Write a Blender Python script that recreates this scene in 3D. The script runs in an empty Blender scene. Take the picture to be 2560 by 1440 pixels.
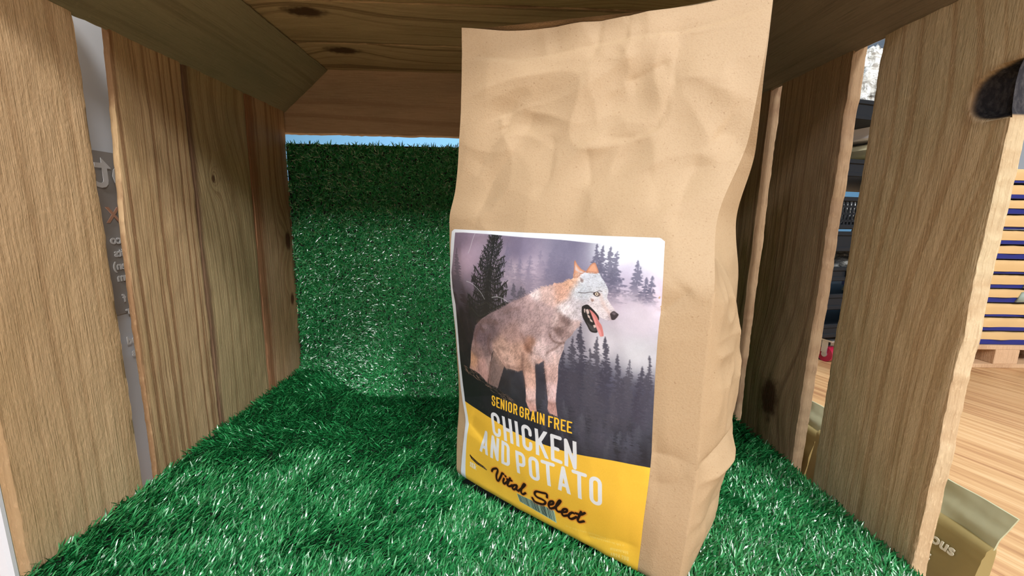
import bpy, math, random
import numpy as np
from mathutils import Matrix, Vector

scene = bpy.context.scene
COL = scene.collection
random.seed(7); RNG = np.random.default_rng(7)

# =====================================================================  camera, world, lamps, exposure
F = 1030.0                                       # focal length in pixels of a 2560 px wide frame
def _n(v): return v / np.linalg.norm(v)
_Y = _n(np.array([1262 - 1280, 538 - 720, F])); _d = _n(np.array([1160 - 1280, 6450 - 720, F]))
_Dn = _n(_d - (_d @ _Y) * _Y); _Z = -_Dn; _X = np.cross(_Y, _Z)
_R = np.stack([_X, _Y, _Z], 1)                   # world -> camera (x right, y down, z forward)
cam_data = bpy.data.cameras.new('camera'); cam = bpy.data.objects.new('camera', cam_data); COL.objects.link(cam)
cam_data.sensor_width = 36; cam_data.lens = F / 2560 * 36; cam_data.clip_start = .01
M = Matrix.Identity(4)
for i in range(3):
    M[i][0], M[i][1], M[i][2] = _R[0][i], -_R[1][i], -_R[2][i]
M.translation = (0, 0, .40)
cam.matrix_world = M
scene.camera = cam

scene.view_settings.view_transform = 'Standard'; scene.view_settings.look = 'None'
scene.view_settings.gamma = 1; scene.view_settings.use_curve_mapping = False
scene.view_settings.exposure = -0.33

world = bpy.data.worlds.new('shop_daylight'); scene.world = world; world.use_nodes = True
wb = world.node_tree.nodes['Background']; wb.inputs[0].default_value = (.80, .90, 1, 1); wb.inputs[1].default_value = .24

def lamp(name, loc, target, size, power, color=(1, .98, .96)):
    d = bpy.data.lights.new(name, 'AREA'); d.shape = 'SQUARE'; d.size = size; d.energy = power; d.color = color
    o = bpy.data.objects.new(name, d); COL.objects.link(o); o.location = loc
    o.rotation_euler = (Vector(target) - Vector(loc)).to_track_quat('-Z', 'Y').to_euler()
    return o
lamp('ceiling_lamp_far', (.30, -3.6, 2.86), (0, .3, .3), .5, 150)
lamp('ceiling_lamp_far_right', (2.4, -2.7, 2.86), (0, .3, .3), .55, 80)
lamp('ceiling_lamp_far_left', (-2.5, -2.6, 2.86), (0, .3, .3), .55, 40)
lamp('ceiling_lamp_front', (.95, -1.55, 2.86), (0, .3, .3), .40, 100)
lamp('ceiling_lamp_shop', (1.7, 1.9, 2.9), (1.7, 1.9, 0), 1.0, 40)
lamp('ceiling_lamp_rear', (-.6, 3.6, 2.9), (-.6, 4.2, 0), 1.2, 240, (.86, .94, 1))

# =====================================================================  helpers
def s2l(c):
    c = np.asarray(c, float) / 255
    return tuple(np.where(c <= .04045, c / 12.92, ((c + .055) / 1.055) ** 2.4))
def tag(o, label=None, cat=None, group=None, kind=None):
    if label: o['label'] = label
    if cat: o['category'] = cat
    if group: o['group'] = group
    if kind: o['kind'] = kind
    return o
def empty(name, loc, label=None, cat=None, group=None, rz=0):
    o = bpy.data.objects.new(name, None); COL.objects.link(o); o.location = loc; o.rotation_euler = (0, 0, rz)
    o.empty_display_size = .05
    return tag(o, label, cat, group)
def local_of(parent):
    return (Matrix.Translation(parent.location) @ parent.rotation_euler.to_matrix().to_4x4()).inverted()
def np_mesh(name, V, quads, uv=None, smooth=True, extra=None, sharp=None):
    """V (n,3); quads (m,4) int; extra: list of other polygons."""
    V = np.asarray(V, np.float32); quads = np.asarray(quads, np.int32).reshape(-1, 4)
    me = bpy.data.meshes.new(name)
    loops = quads.ravel(); starts = np.arange(len(quads)) * 4
    if extra:
        for p in extra:
            starts = np.r_[starts, len(loops)]; loops = np.r_[loops, np.asarray(p, np.int32)]
    me.vertices.add(len(V)); me.vertices.foreach_set('co', V.ravel())
    me.loops.add(len(loops)); me.loops.foreach_set('vertex_index', loops.astype(np.int32))
    me.polygons.add(len(starts)); me.polygons.foreach_set('loop_start', starts.astype(np.int32))
    if uv is not None:
        l = me.uv_layers.new(name='print')
        l.data.foreach_set('uv', np.asarray(uv, np.float32)[loops].ravel())
    me.update(calc_edges=True); me.validate()
    if smooth:
        me.polygons.foreach_set('use_smooth', np.ones(len(starts), bool))
        if sharp: me.set_sharp_from_angle(angle=math.radians(sharp))
    return me
def put(name, me, mat=None, parent=None, world=None, label=None, kind=None):
    """Link a mesh; world = matrix in world space (parents are plain Empties)."""
    o = bpy.data.objects.new(name, me); COL.objects.link(o)
    if mat is not None: me.materials.clear(); me.materials.append(mat)
    Mw = world if world is not None else Matrix.Identity(4)
    if parent is not None:
        o.parent = parent
        pw = PW_.get(parent.name)
        if pw is None: pw = Matrix.Translation(parent.location) @ parent.rotation_euler.to_matrix().to_4x4()
        o.matrix_local = pw.inverted() @ Mw
    else:
        o.matrix_world = Mw
    PW_[o.name] = Mw.copy()
    return tag(o, label, kind=kind)
PW_ = {}
def grid_quads(nu, nv, off=0, flip=False, wrap=False):
    i, j = np.meshgrid(np.arange(nu if wrap else nu - 1), np.arange(nv - 1), indexing='ij')
    i2 = (i + 1) % nu
    q = np.stack([i * nv + j, i2 * nv + j, i2 * nv + j + 1, i * nv + j + 1], -1).reshape(-1, 4) + off
    return q[:, ::-1] if flip else q
class MB:
    """Collects boxes, tubes and free quads into one mesh."""
    def __init__(s): s.v = []; s.q = []; s.x = []; s.n = 0
    def add(s, V, Q, X=()):
        s.v.append(np.asarray(V, float)); s.q.append(np.asarray(Q, int).reshape(-1, 4) + s.n)
        s.x += [[k + s.n for k in p] for p in X]; s.n += len(V); return s
    def box(s, c, d, rz=0, b=0.):
        """bevelled box: centre, full size"""
        x, y, z = np.array(d) / 2
        b = min(b, .45 * min(d) ) if b else 0
        if not b:
            V = np.array([(i, j, k) for i in (-x, x) for j in (-y, y) for k in (-z, z)])
            Q = [(0, 1, 3, 2), (4, 6, 7, 5), (0, 4, 5, 1), (2, 3, 7, 6), (0, 2, 6, 4), (1, 5, 7, 3)]; X = []
        else:
            ring = lambda xx, yy, bb: [(-xx + bb, -yy), (xx - bb, -yy), (xx, -yy + bb), (xx, yy - bb), (xx - bb, yy), (-xx + bb, yy), (-xx, yy - bb), (-xx, -yy + bb)]
            V = []
            for zz, ins in ((-z, b), (-z + b, 0), (z - b, 0), (z, b)):
                V += [(px, py, zz) for px, py in ring(x - ins, y - ins, b)]
            V = np.array(V); Q = []
            for r in range(3):
                for k in range(8): Q.append((r * 8 + k, r * 8 + (k + 1) % 8, r * 8 + 8 + (k + 1) % 8, r * 8 + 8 + k))
            X = [list(range(7, -1, -1)), list(range(24, 32))]
        ca, sa = math.cos(rz), math.sin(rz)
        V = np.c_[V[:, 0] * ca - V[:, 1] * sa, V[:, 0] * sa + V[:, 1] * ca, V[:, 2]] + np.array(c)
        return s.add(V, Q, X)
    def tube(s, p, q, r, n=12, r2=None):
        p = np.array(p, float); q = np.array(q, float); a = _n(q - p); t = np.array([1, 0, 0]) if abs(a[0]) < .9 else np.array([0, 1, 0])
        u = _n(np.cross(a, t)); w = np.cross(a, u); r2 = r if r2 is None else r2
        ang = np.arange(n) / n * 2 * math.pi
        c = np.cos(ang)[:, None] * u + np.sin(ang)[:, None] * w
        V = np.r_[p + c * r, q + c * r2]; Q = [(k, (k + 1) % n, n + (k + 1) % n, n + k) for k in range(n)]
        return s.add(V, Q, [list(range(n - 1, -1, -1)), list(range(n, 2 * n))])
    def mesh(s, name, smooth=True, sharp=35): return np_mesh(name, np.concatenate(s.v), np.concatenate(s.q), smooth=smooth, extra=s.x, sharp=sharp)

# ---- bag surface: plain numpy, metres ----
def hermite(x, xs, ys):
    """Smooth interpolation through keys (monotone-ish cubic)."""
    xs = np.asarray(xs, float); ys = np.asarray(ys, float); x = np.clip(np.asarray(x, float), xs[0], xs[-1])
    d = np.diff(ys) / np.diff(xs)
    m = np.empty_like(ys); m[0] = d[0]; m[-1] = d[-1]
    m[1:-1] = np.where(d[1:] * d[:-1] > 0, 2 * d[1:] * d[:-1] / (d[1:] + d[:-1] + 1e-12), 0)
    i = np.clip(np.searchsorted(xs, x, 'right') - 1, 0, len(xs) - 2)
    h = xs[i + 1] - xs[i]; t = (x - xs[i]) / h
    return ((2*t**3 - 3*t**2 + 1) * ys[i] + (t**3 - 2*t**2 + t) * h * m[i]
            + (-2*t**3 + 3*t**2) * ys[i + 1] + (t**3 - t**2) * h * m[i + 1])

def vnoise(p, seed=0):
    """Value noise on an (n,2|3) array, about -1..1."""
    p = np.asarray(p, float)
    if p.shape[1] == 2: p = np.c_[p, np.zeros(len(p))]
    i = np.floor(p).astype(np.int64); f = p - i; f = f * f * (3 - 2 * f)
    def hsh(a):
        h = (a[:, 0] * 374761393 + a[:, 1] * 668265263 + a[:, 2] * 2147483647 + seed * 974634777) & 0xffffffff
        h = ((h ^ (h >> 13)) * 1274126177) & 0xffffffff
        return ((h ^ (h >> 16)) & 0xffff) / 32767.5 - 1
    r = 0
    for dx in (0, 1):
        for dy in (0, 1):
            for dz in (0, 1):
                w = (f[:, 0] if dx else 1 - f[:, 0]) * (f[:, 1] if dy else 1 - f[:, 1]) * (f[:, 2] if dz else 1 - f[:, 2])
                r = r + w * hsh(i + np.array([dx, dy, dz]))
    return r

ZB = .160
NF = np.array([-.59, -.807, 0.]); NR = np.array([.807, -.59, 0.])     # outward normals of the front and right faces
def FL(z):
    zs = [.160, .20, .244, .30, .35, .395, .42, .46, .50, .54]
    return np.stack([hermite(z, zs, [-.0385, -.0385, -.0365, -.039, -.043, -.0435, -.0385, -.035, -.0335, -.0335]),
                     hermite(z, zs, [.331, .331, .331, .331, .331, .330, .330, .330, .330, .330]), 0 * z], -1)
def FR(z):
    zs = [.160, .20, .25, .31, .355, .397, .45, .50, .54]
    return np.stack([hermite(z, zs, [.1135, .1165, .1195, .1185, .119, .1255, .1485, .157, .164]),
                     hermite(z, zs, [.224, .224, .225, .226, .2265, .245, .262, .270, .280]), 0 * z], -1)
def depth(z):
    return hermite(z, [.160, .20, .24, .32, .385, .43, .46, .50, .54], [.088, .100, .110, .112, .092, .060, .036, .010, .0014])
def bulge(z):
    return hermite(z, [.160, .185, .22, .28, .34, .40, .46, .50, .54], [.000, .003, .009, .013, .013, .009, .004, .001, .0])
def zbot(u):
    return .1725 - .0115 * np.clip(u, 0, 1)
def ztop(u):
    return hermite(u, [0, .22, .5, .7, 1], [.534, .5285, .5305, .5345, .543])
CREASES = [('valley',0.001,0.0014,[(0.0073,0.5134),(0.2078,0.5089),(0.3369,0.5103),(0.4977,0.5146),(0.6242,0.5176),(0.7457,0.519),(0.8596,0.5236),(0.9925,0.5289)]),('step',-0.0005,0.01,[(-0.0086,0.5139),(0.2078,0.5089),(0.3369,0.5103),(0.4977,0.5146),(0.6242,0.5176),(0.7457,0.519),(0.8596,0.5236),(0.9958,0.5289)]),('facet',0.0011,0.006,[(0.4953,0.5362),(0.4942,0.5204),(0.4959,0.5112),(0.4772,0.5049)]),('facet',0.0007,0.004,[(0.5849,0.5359),(0.5839,0.5215),(0.5856,0.5149)]),('facet',-0.0022,0.01,[(0.7536,0.5288),(0.7462,0.5237),(0.7377,0.5166),(0.748,0.512),(0.7419,0.5006),(0.7543,0.4852),(0.7437,0.4778),(0.7346,0.4651),(0.7224,0.4589),(0.6668,0.4523),(0.6025,0.452),(0.5467,0.4543)]),('facet',-0.0022,0.016,[(0.2918,0.4774),(0.2827,0.4643),(0.2294,0.4423),(0.175,0.4254),(0.157,0.4049),(0.1414,0.393)]),('facet',0.0016,0.012,[(0.2208,0.4816),(0.1922,0.4596),(0.1281,0.4416),(0.0959,0.4286)]),('ridge',0.0012,0.004,[(0.1681,0.4711),(0.1837,0.4625)]),('valley',0.001,0.003,[(0.5138,0.4473),(0.5413,0.4324),(0.5718,0.4189)]),('facet',-0.002,0.014,[(0.8753,0.4401),(0.8771,0.4313),(0.875,0.4213),(0.8867,0.4065),(0.8907,0.3921)]),('ridge',0.0016,0.01,[(0.4772,0.5049),(0.4876,0.4863),(0.513,0.4753),(0.5376,0.4565)]),('facet',0.0016,0.009,[(0.5941,0.4887),(0.6427,0.4919),(0.7006,0.4975),(0.7346,0.5007)]),('valley',0.0022,0.006,[(0.8507,0.3475),(0.8682,0.3459),(0.8933,0.3511),(0.9423,0.3611)]),('facet',0.0018,0.01,[(1.0043,0.4503),(0.9654,0.4498),(0.9051,0.4538)]),('facet',-0.0016,0.007,[(1.0037,0.444),(0.9781,0.4465),(0.9556,0.4486)]),('facet',0.0014,0.012,[(0.3747,0.4579),(0.3974,0.444),(0.4154,0.4246),(0.3901,0.4109)]),('facet',-0.0016,0.014,[(0.738,0.4317),(0.7958,0.4163),(0.8355,0.4015)]),('valley',0.002,0.008,[(0.8529,0.2563),(0.925,0.2564),(0.9954,0.2518)]),('facet',0.0012,0.012,[(0.866,0.2368),(0.9327,0.2377),(0.993,0.2446)]),('facet',-0.001,0.01,[(0.0717,0.2289),(0.1522,0.2223),(0.1894,0.2179)]),('valley',0.0012,0.008,[(0.863,0.1848),(0.7776,0.183),(0.6389,0.1725)])]      # (kind, amplitude, width, [(u, z) ...]) on the front panel
PW = .19          # panel width used to turn u into metres
def crease_disp(u, z):
    out = np.zeros_like(u)
    X = u * PW
    for kind, amp, wid, pts in CREASES:
        P = np.array(pts, float); P[:, 0] *= PW
        best = np.full(u.shape, 9.); sgn = np.zeros_like(u); along = np.zeros_like(u)
        L = np.r_[0, np.cumsum(np.hypot(*np.diff(P, axis=0).T))]
        for k in range(len(P) - 1):
            a, b = P[k], P[k + 1]; ab = b - a; l2 = ab @ ab
            t = np.clip(((X - a[0]) * ab[0] + (z - a[1]) * ab[1]) / l2, 0, 1)
            dx = X - a[0] - t * ab[0]; dz = z - a[1] - t * ab[1]
            d = np.hypot(dx, dz); s = np.sign(ab[0] * (z - a[1]) - ab[1] * (X - a[0]))
            m = d < best; best = np.where(m, d, best); sgn = np.where(m, s, sgn); along = np.where(m, (L[k] + t * (L[k + 1] - L[k])) / L[-1], along)
        taper = np.clip(np.minimum(along, 1 - along) * 6, 0, 1) if kind != 'step' else 1
        if kind == 'valley': out += -amp * np.exp(-best / wid) * taper
        elif kind == 'ridge': out += amp * np.exp(-best / wid) * taper
        elif kind == 'facet': out += (-1.15 * abs(amp) * np.exp(-best / (wid * .85)) + .55 * sgn * amp * np.tanh(best / (.5 * wid)) * np.exp(-best / wid)) * taper
        elif kind == 'step': out += amp * np.tanh(sgn * best / .0012)
    return out
def crumple(u, z):
    sh = u.shape; p = np.stack([u.ravel() * PW, z.ravel()], -1)
    hi = np.clip((z.ravel() - .36) / .08, 0, 1)
    q = p + .012 * np.stack([vnoise(p * 22, 5), vnoise(p * 22 + 9, 6)], -1)
    n = (.0022 * (1 - 2 * np.abs(vnoise(q * 19, 1)))) * (.25 + .75 * hi) + .0007 * (1 - 2 * np.abs(vnoise(q * 48, 2))) * (.3 + .7 * hi)
    n += .0012 * (1 - 2 * np.abs(vnoise(q @ np.array([[.8, -.6], [.6, .8]]) * 31, 12))) * hi
    n += .0012 * vnoise(p * 13, 3)
    return n.reshape(sh) + crease_disp(u, z)
def front_pt(u, z, off=0., rough=True):
    u = np.asarray(u, float); z = np.asarray(z, float); u, z = np.broadcast_arrays(u, z)
    a, b = FL(z), FR(z)
    P = a + (b - a) * u[..., None]
    n = bulge(z) * (1 - np.abs(2 * u - 1) ** 2.6)
    r = np.clip(1 - (z - zbot(u)) / .008, 0, 1); n = n - .005 * (1 - np.sqrt(np.clip(1 - r * r, 0, 1)))    # rounded foot
    if rough:
        e = np.clip(np.minimum(u, 1 - u) * 9, 0, 1); n = n + crumple(u, z) * (.25 + .75 * e)
    P = P + NF * (n + off)[..., None]
    P[..., 2] = z
    return P


# =====================================================================  materials
class NT:
    def __init__(s, name):
        s.m = bpy.data.materials.new(name); s.m.use_nodes = True; s.t = s.m.node_tree; s.b = s.t.nodes['Principled BSDF']
    def n(s, typ, **kw):
        x = s.t.nodes.new('ShaderNode' + typ)
        for k, v in kw.items(): setattr(x, k, v)
        return x
    def set(s, sock, v):
        if hasattr(v, 'is_output'): s.t.links.new(v, sock)
        else:
            if isinstance(v, tuple) and len(v) == 3 and sock.type == 'RGBA': v = (*v, 1)
            sock.default_value = v
    def math(s, op, a, b=0., c=0., clamp=False):
        x = s.n('Math', operation=op); x.use_clamp = clamp
        for k, v in enumerate((a, b, c)): s.set(x.inputs[k], v)
        return x.outputs[0]
    def mix(s, f, a, b, mode='MIX'):
        x = s.n('Mix', data_type='RGBA', blend_type=mode); s.set(x.inputs[0], f); s.set(x.inputs[6], a); s.set(x.inputs[7], b); return x.outputs[2]
    def comb(s, a, b, c):
        x = s.n('CombineXYZ')
        for k, v in enumerate((a, b, c)): s.set(x.inputs[k], v)
        return x.outputs[0]
    def noise(s, vec, scale=1., detail=2., rough=.5, dist=0.):
        x = s.n('TexNoise'); s.set(x.inputs['Vector'], vec); x.inputs['Scale'].default_value = scale; x.inputs['Detail'].default_value = detail
        x.inputs['Roughness'].default_value = rough; x.inputs['Distortion'].default_value = dist; return x.outputs['Fac']
    def ramp(s, f, stops):
        x = s.n('ValToRGB'); s.set(x.inputs[0], f); r = x.color_ramp
        while len(r.elements) < len(stops): r.elements.new(.5)
        for e, (p, c) in zip(r.elements, stops): e.position = p; e.color = (*c, 1) if len(c) == 3 else c
        return x.outputs[0]
    def smooth(s, v, a, b):
        x = s.n('MapRange', interpolation_type='SMOOTHSTEP'); s.set(x.inputs[0], v); x.inputs[1].default_value = a; x.inputs[2].default_value = b; return x.outputs[0]
    def bump(s, h, strength=.5, dist=.001, normal=None):
        x = s.n('Bump'); x.inputs['Strength'].default_value = strength; x.inputs['Distance'].default_value = dist; s.set(x.inputs['Height'], h)
        if normal is not None: s.set(x.inputs['Normal'], normal)
        s.t.links.new(x.outputs[0], s.b.inputs['Normal']); return x.outputs[0]
    def out(s, **kw):
        for k, v in kw.items(): s.set(s.b.inputs[k.replace('_', ' ')], v)
        return s.m
def flat(name, col, rough=.6, metal=0., spec=.5, **kw):
    n = NT(name); n.out(Base_Color=tuple(col), Roughness=rough, Metallic=metal); n.b.inputs['Specular IOR Level'].default_value = spec
    for k, v in kw.items(): n.set(n.b.inputs[k.replace('_', ' ')], v)
    nz = n.noise(n.n('TexCoord').outputs['Object'], 60., 2.); n.bump(nz, .12, .0006)
    return n.m

def wood(name, light, dark, blotch, seed, freq=105., contrast=.5, knots=(), fuzz=.5, wobble=.010, thin=.56, pit=False, bark=None):
    """Sawn softwood: local Z runs along the board, Y across it, X through it."""
    n = NT(name); tc = n.n('TexCoord'); sep = n.n('SeparateXYZ'); n.t.links.new(tc.outputs['Object'], sep.inputs[0])
    X, Y, Z = sep.outputs
    oi = n.n('ObjectInfo'); off = n.math('ADD', n.math('MULTIPLY', oi.outputs['Random'], 7.0), float(seed))
    v0 = n.comb(n.math('ADD', X, off), n.math('MULTIPLY', Y, 14.), n.math('MULTIPLY', Z, 3.2))
    wob = n.math('MULTIPLY', n.math('SUBTRACT', n.noise(v0, 1., 2.), .5), wobble * 2)
    w = n.math('ADD', Y, wob); core = None
    for (ky, kz, r, push) in knots:
        dy = n.math('SUBTRACT', Y, ky); dz = n.math('MULTIPLY', n.math('SUBTRACT', Z, kz), .55)
        d = n.math('SQRT', n.math('ADD', n.math('MULTIPLY', dy, dy), n.math('MULTIPLY', dz, dz)))
        g = n.math('EXPONENT', n.math('MULTIPLY', n.math('POWER', n.math('DIVIDE', d, abs(r) * 2.6), 2.), -1.))
        w = n.math('ADD', w, n.math('MULTIPLY', g, push))
        if r < 0: continue                              # only bends the grain
        cc = n.math('SUBTRACT', 1., n.smooth(n.math('ADD', d, n.math('MULTIPLY', n.math('SUBTRACT', n.noise(tc.outputs['Object'], 130., 2.), .5), r * .7)), r * .45, r * 1.1))
        core = cc if core is None else n.math('MAXIMUM', core, cc)
    gv = n.comb(n.math('MULTIPLY', w, freq), n.math('ADD', n.math('MULTIPLY', Z, 1.1), off), n.math('MULTIPLY', X, 9.))
    grain = n.noise(gv, 1., 2.5, .55)
    lines = n.smooth(grain, thin - .06, thin + .09)
    fv = n.comb(n.math('MULTIPLY', Y, 1100.), n.math('MULTIPLY', X, 700.), n.math('ADD', n.math('MULTIPLY', Z, 26.), off))
    fibre = n.noise(fv, 1., 2.)
    saw = n.noise(n.comb(n.math('MULTIPLY', Y, 420.), n.math('MULTIPLY', X, 420.), n.math('MULTIPLY', Z, 190.)), 1., 3., .6)
    big = n.noise(n.comb(n.math('MULTIPLY', Y, 16.), X, n.math('ADD', n.math('MULTIPLY', Z, 5.), off)), 1., 3.)
    col = n.mix(n.smooth(big, .42, .68), light, blotch)
    col = n.mix(n.math('MULTIPLY', lines, contrast), col, dark)
    col = n.mix(n.math('MULTIPLY', n.smooth(fibre, .50, .72), .38), col, tuple(np.array(dark) * .8))
    col = n.mix(n.math('MULTIPLY', n.smooth(saw, .52, .75), .30 * fuzz + .1), col, tuple(np.minimum(np.array(light) * 1.5, .9)))
    if bark:                                            # leftover bark or wane along one edge
        y0, sgn, wdt, bc = bark; e_ = n.math('ADD', n.math('MULTIPLY', n.math('SUBTRACT', Y, y0), sgn), n.math('MULTIPLY', n.math('SUBTRACT', n.noise(n.comb(0., n.math('MULTIPLY', Y, 30.), n.math('MULTIPLY', Z, 13.)), 1., 3.), .5), wdt * 2.4))
        col = n.mix(n.math('MULTIPLY', n.smooth(e_, -wdt * .6, wdt * .4), .85), col, bc)
    if core is not None: col = n.mix(core, col, tuple(np.array(dark) * np.array([.42, .34, .32])))
    if pit:                                             # charred bark inside the knot hole
        ay_ = n.math('POWER', n.math('ABSOLUTE', n.math('DIVIDE', n.math('SUBTRACT', Y, .052), .0280)), 2.8)
        zc_ = n.math('ADD', .0955, n.math('MULTIPLY', n.math('SUBTRACT', Y, .045), .10))
        az_ = n.math('POWER', n.math('ABSOLUTE', n.math('DIVIDE', n.math('SUBTRACT', Z, zc_), .0160)), 2.8)
        d = n.math('ADD', n.math('POWER', n.math('ADD', ay_, az_), 1 / 2.8), n.math('MULTIPLY', n.math('SUBTRACT', big, .5), .35))
        halo = n.math('SUBTRACT', 1., n.smooth(d, .9, 1.35)); hole = n.math('SUBTRACT', 1., n.smooth(d, .93, 1.03))
        col = n.mix(n.math('MULTIPLY', halo, .7), col, tuple(np.array(dark) * .7)); col = n.mix(hole, col, n.mix(n.smooth(saw, .4, .7), (.018, .018, .024), (.055, .053, .058)))
    h = n.math('ADD', n.math('MULTIPLY', grain, -.8), n.math('ADD', n.math('MULTIPLY', fibre, .5), n.math('MULTIPLY', saw, fuzz)))
    n.bump(h, .75, .0011)
    n.b.inputs['Specular IOR Level'].default_value = .25
    return n.out(Base_Color=col, Roughness=.78)

# =====================================================================  the shop around
def quad_plane(name, a, b, c, d, mat, kind='structure'):
    me = np_mesh(name, [a, b, c, d], [(0, 1, 2, 3)], smooth=False); o = put(name, me, mat); o['kind'] = kind; return o
n = NT('laminate floor'); tc = n.n('TexCoord'); mp = n.n('Mapping'); mp.inputs['Rotation'].default_value = (0, 0, math.radians(-21)); n.t.links.new(tc.outputs['Object'], mp.inputs[0])
sp = n.n('SeparateXYZ'); n.t.links.new(mp.outputs[0], sp.inputs[0]); fx, fy, _ = sp.outputs
strip = n.math('FLOOR', n.math('MULTIPLY', fx, 1 / .065))
shift = n.math('FRACT', n.math('MULTIPLY', n.math('SINE', n.math('MULTIPLY', strip, 12.99)), 437.5))
seg = n.math('FLOOR', n.math('ADD', n.math('MULTIPLY', fy, 1.1), shift))
tone = n.math('FRACT', n.math('MULTIPLY', n.math('SINE', n.math('ADD', n.math('MULTIPLY', strip, 7.13), n.math('MULTIPLY', seg, 3.7))), 91.7))
gr = n.noise(n.comb(n.math('ADD', n.math('MULTIPLY', fx, 75.), n.math('MULTIPLY', tone, 30.)), n.math('MULTIPLY', fy, 2.4), tone), 1., 3., .6, .6)
col = n.ramp(gr, [(.30, s2l((150, 108, 74))), (.46, s2l((186, 148, 104))), (.62, s2l((204, 170, 126))), (.8, s2l((214, 186, 146)))])
col = n.mix(n.math('MULTIPLY', tone, .35), col, s2l((182, 138, 100)))
n.bump(gr, .1, .0004); n.out(Base_Color=col, Roughness=.42)
quad_plane('floor', (-6, -3.9, 0), (6, -3.9, 0), (6, 7, 0), (-6, 7, 0), n.m)
def paint(name, c):
    n = NT(name); v = n.noise(n.n('TexCoord').outputs['Object'], 2., 3.); n.bump(n.noise(n.n('TexCoord').outputs['Object'], 90., 2.), .1, .001)
    return n.out(Base_Color=n.mix(v, c, tuple(np.array(c) * .93)), Roughness=.8)
quad_plane('wall_back', (-6, 6.9, 0), (6, 6.9, 0), (6, 6.9, 3.0), (-6, 6.9, 3.0), paint('pale blue wall paint', (.26, .60, .95)))
quad_plane('wall_right', (5.9, 7, 0), (5.9, -3.9, 0), (5.9, -3.9, 3.0), (5.9, 7, 3.0), paint('white wall paint', (.80, .84, .90)))
n = NT('ceiling tiles'); tc = n.n('TexCoord'); br = n.n('TexBrick'); br.offset = 0; n.t.links.new(tc.outputs['Object'], br.inputs[0])
br.inputs['Scale'].default_value = 1.67; br.inputs['Brick Width'].default_value = 1; br.inputs['Row Height'].default_value = 1; br.inputs['Mortar Size'].default_value = .02
br.inputs['Color1'].default_value = (.62, .72, .84, 1); br.inputs['Color2'].default_value = (.66, .76, .87, 1); br.inputs['Mortar'].default_value = (.9, .93, .96, 1)
n.out(Base_Color=br.outputs[0], Roughness=.9)
quad_plane('ceiling', (-6, -3.9, 3.0), (-6, 7, 3.0), (6, 7, 3.0), (6, -3.9, 3.0), n.m)

# =====================================================================  crate
XL, XR, ZT, YF, YB = -.312, .288, .592, .244, .620
KX = .152                                                # underside of the crate walls
def plank(name, L, W, T, mat, parent, centre, nrm, along, seed, wob=.00045, ny=26, nz=90, disp=None, edge=None, label=None):
    """centre = middle of the visible face; nrm = its outward direction; along = length direction."""
    nrm = np.array(nrm, float); al = np.array(along, float); ac = np.cross(al, nrm)
    zz = np.linspace(-L / 2, L / 2, nz); b = .0011
    yin = np.linspace(-W / 2, W / 2, ny)
    ring = [(0, y) for y in yin]; ring[0] = (-b * .35, -W / 2 + b * .35); ring[-1] = (-b * .35, W / 2 - b * .35)
    ring += [(-b, W / 2), (-T * .35, W / 2), (-T * .65, W / 2), (-T + b, W / 2)] + [(-T, y) for y in np.linspace(W / 2 - b, -W / 2 + b, 6)] + [(-T + b, -W / 2), (-T * .65, -W / 2), (-T * .35, -W / 2), (-b, -W / 2)]
    ring = np.array(ring); nr = len(ring)
    V = np.zeros((nr, nz, 3)); V[:, :, 0] = ring[:, :1]; V[:, :, 1] = ring[:, 1:]; V[:, :, 2] = zz
    for sgn, sd in ((1, 1), (-1, 2)):
        e = wob * (vnoise(np.stack([zz * 38, zz * 0 + seed], -1), sd) * 1.0 + .8 * vnoise(np.stack([zz * 190, zz * 0 + seed], -1), sd + 4))
        if edge: e = e + edge(sgn, zz)
        wgt = np.clip(V[:, :, 1] * sgn / (W / 2), 0, 1) ** 3
        rough = wob * .35 * vnoise(np.c_[V[:, :, 0].ravel() * 300, V[:, :, 2].ravel() * 260], seed + sd).reshape(nr, nz) * (wgt > .9)
        V[:, :, 1] += wgt * e + rough
    if disp is not None: V[:ny, :, 0] += disp(V[:ny, :, 1], V[:ny, :, 2])
    V[:ny, :, 0] += .00035 * vnoise(np.c_[V[:ny, :, 1].ravel() * 160, V[:ny, :, 2].ravel() * 60], seed).reshape(ny, nz)
    q = grid_quads(nr, nz, wrap=True)
    caps = [[k * nz for k in range(nr)][::-1], [k * nz + nz - 1 for k in range(nr)]]
    q = q[:, ::-1]; caps = [c[::-1] for c in caps]
    me = np_mesh(name, V.reshape(-1, 3), q, extra=caps, sharp=40)
    Mw = Matrix(((nrm[0], ac[0], al[0], centre[0]), (nrm[1], ac[1], al[1], centre[1]), (nrm[2], ac[2], al[2], centre[2]), (0, 0, 0, 1)))
    return put(name, me, mat, parent, Mw, label)

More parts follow.
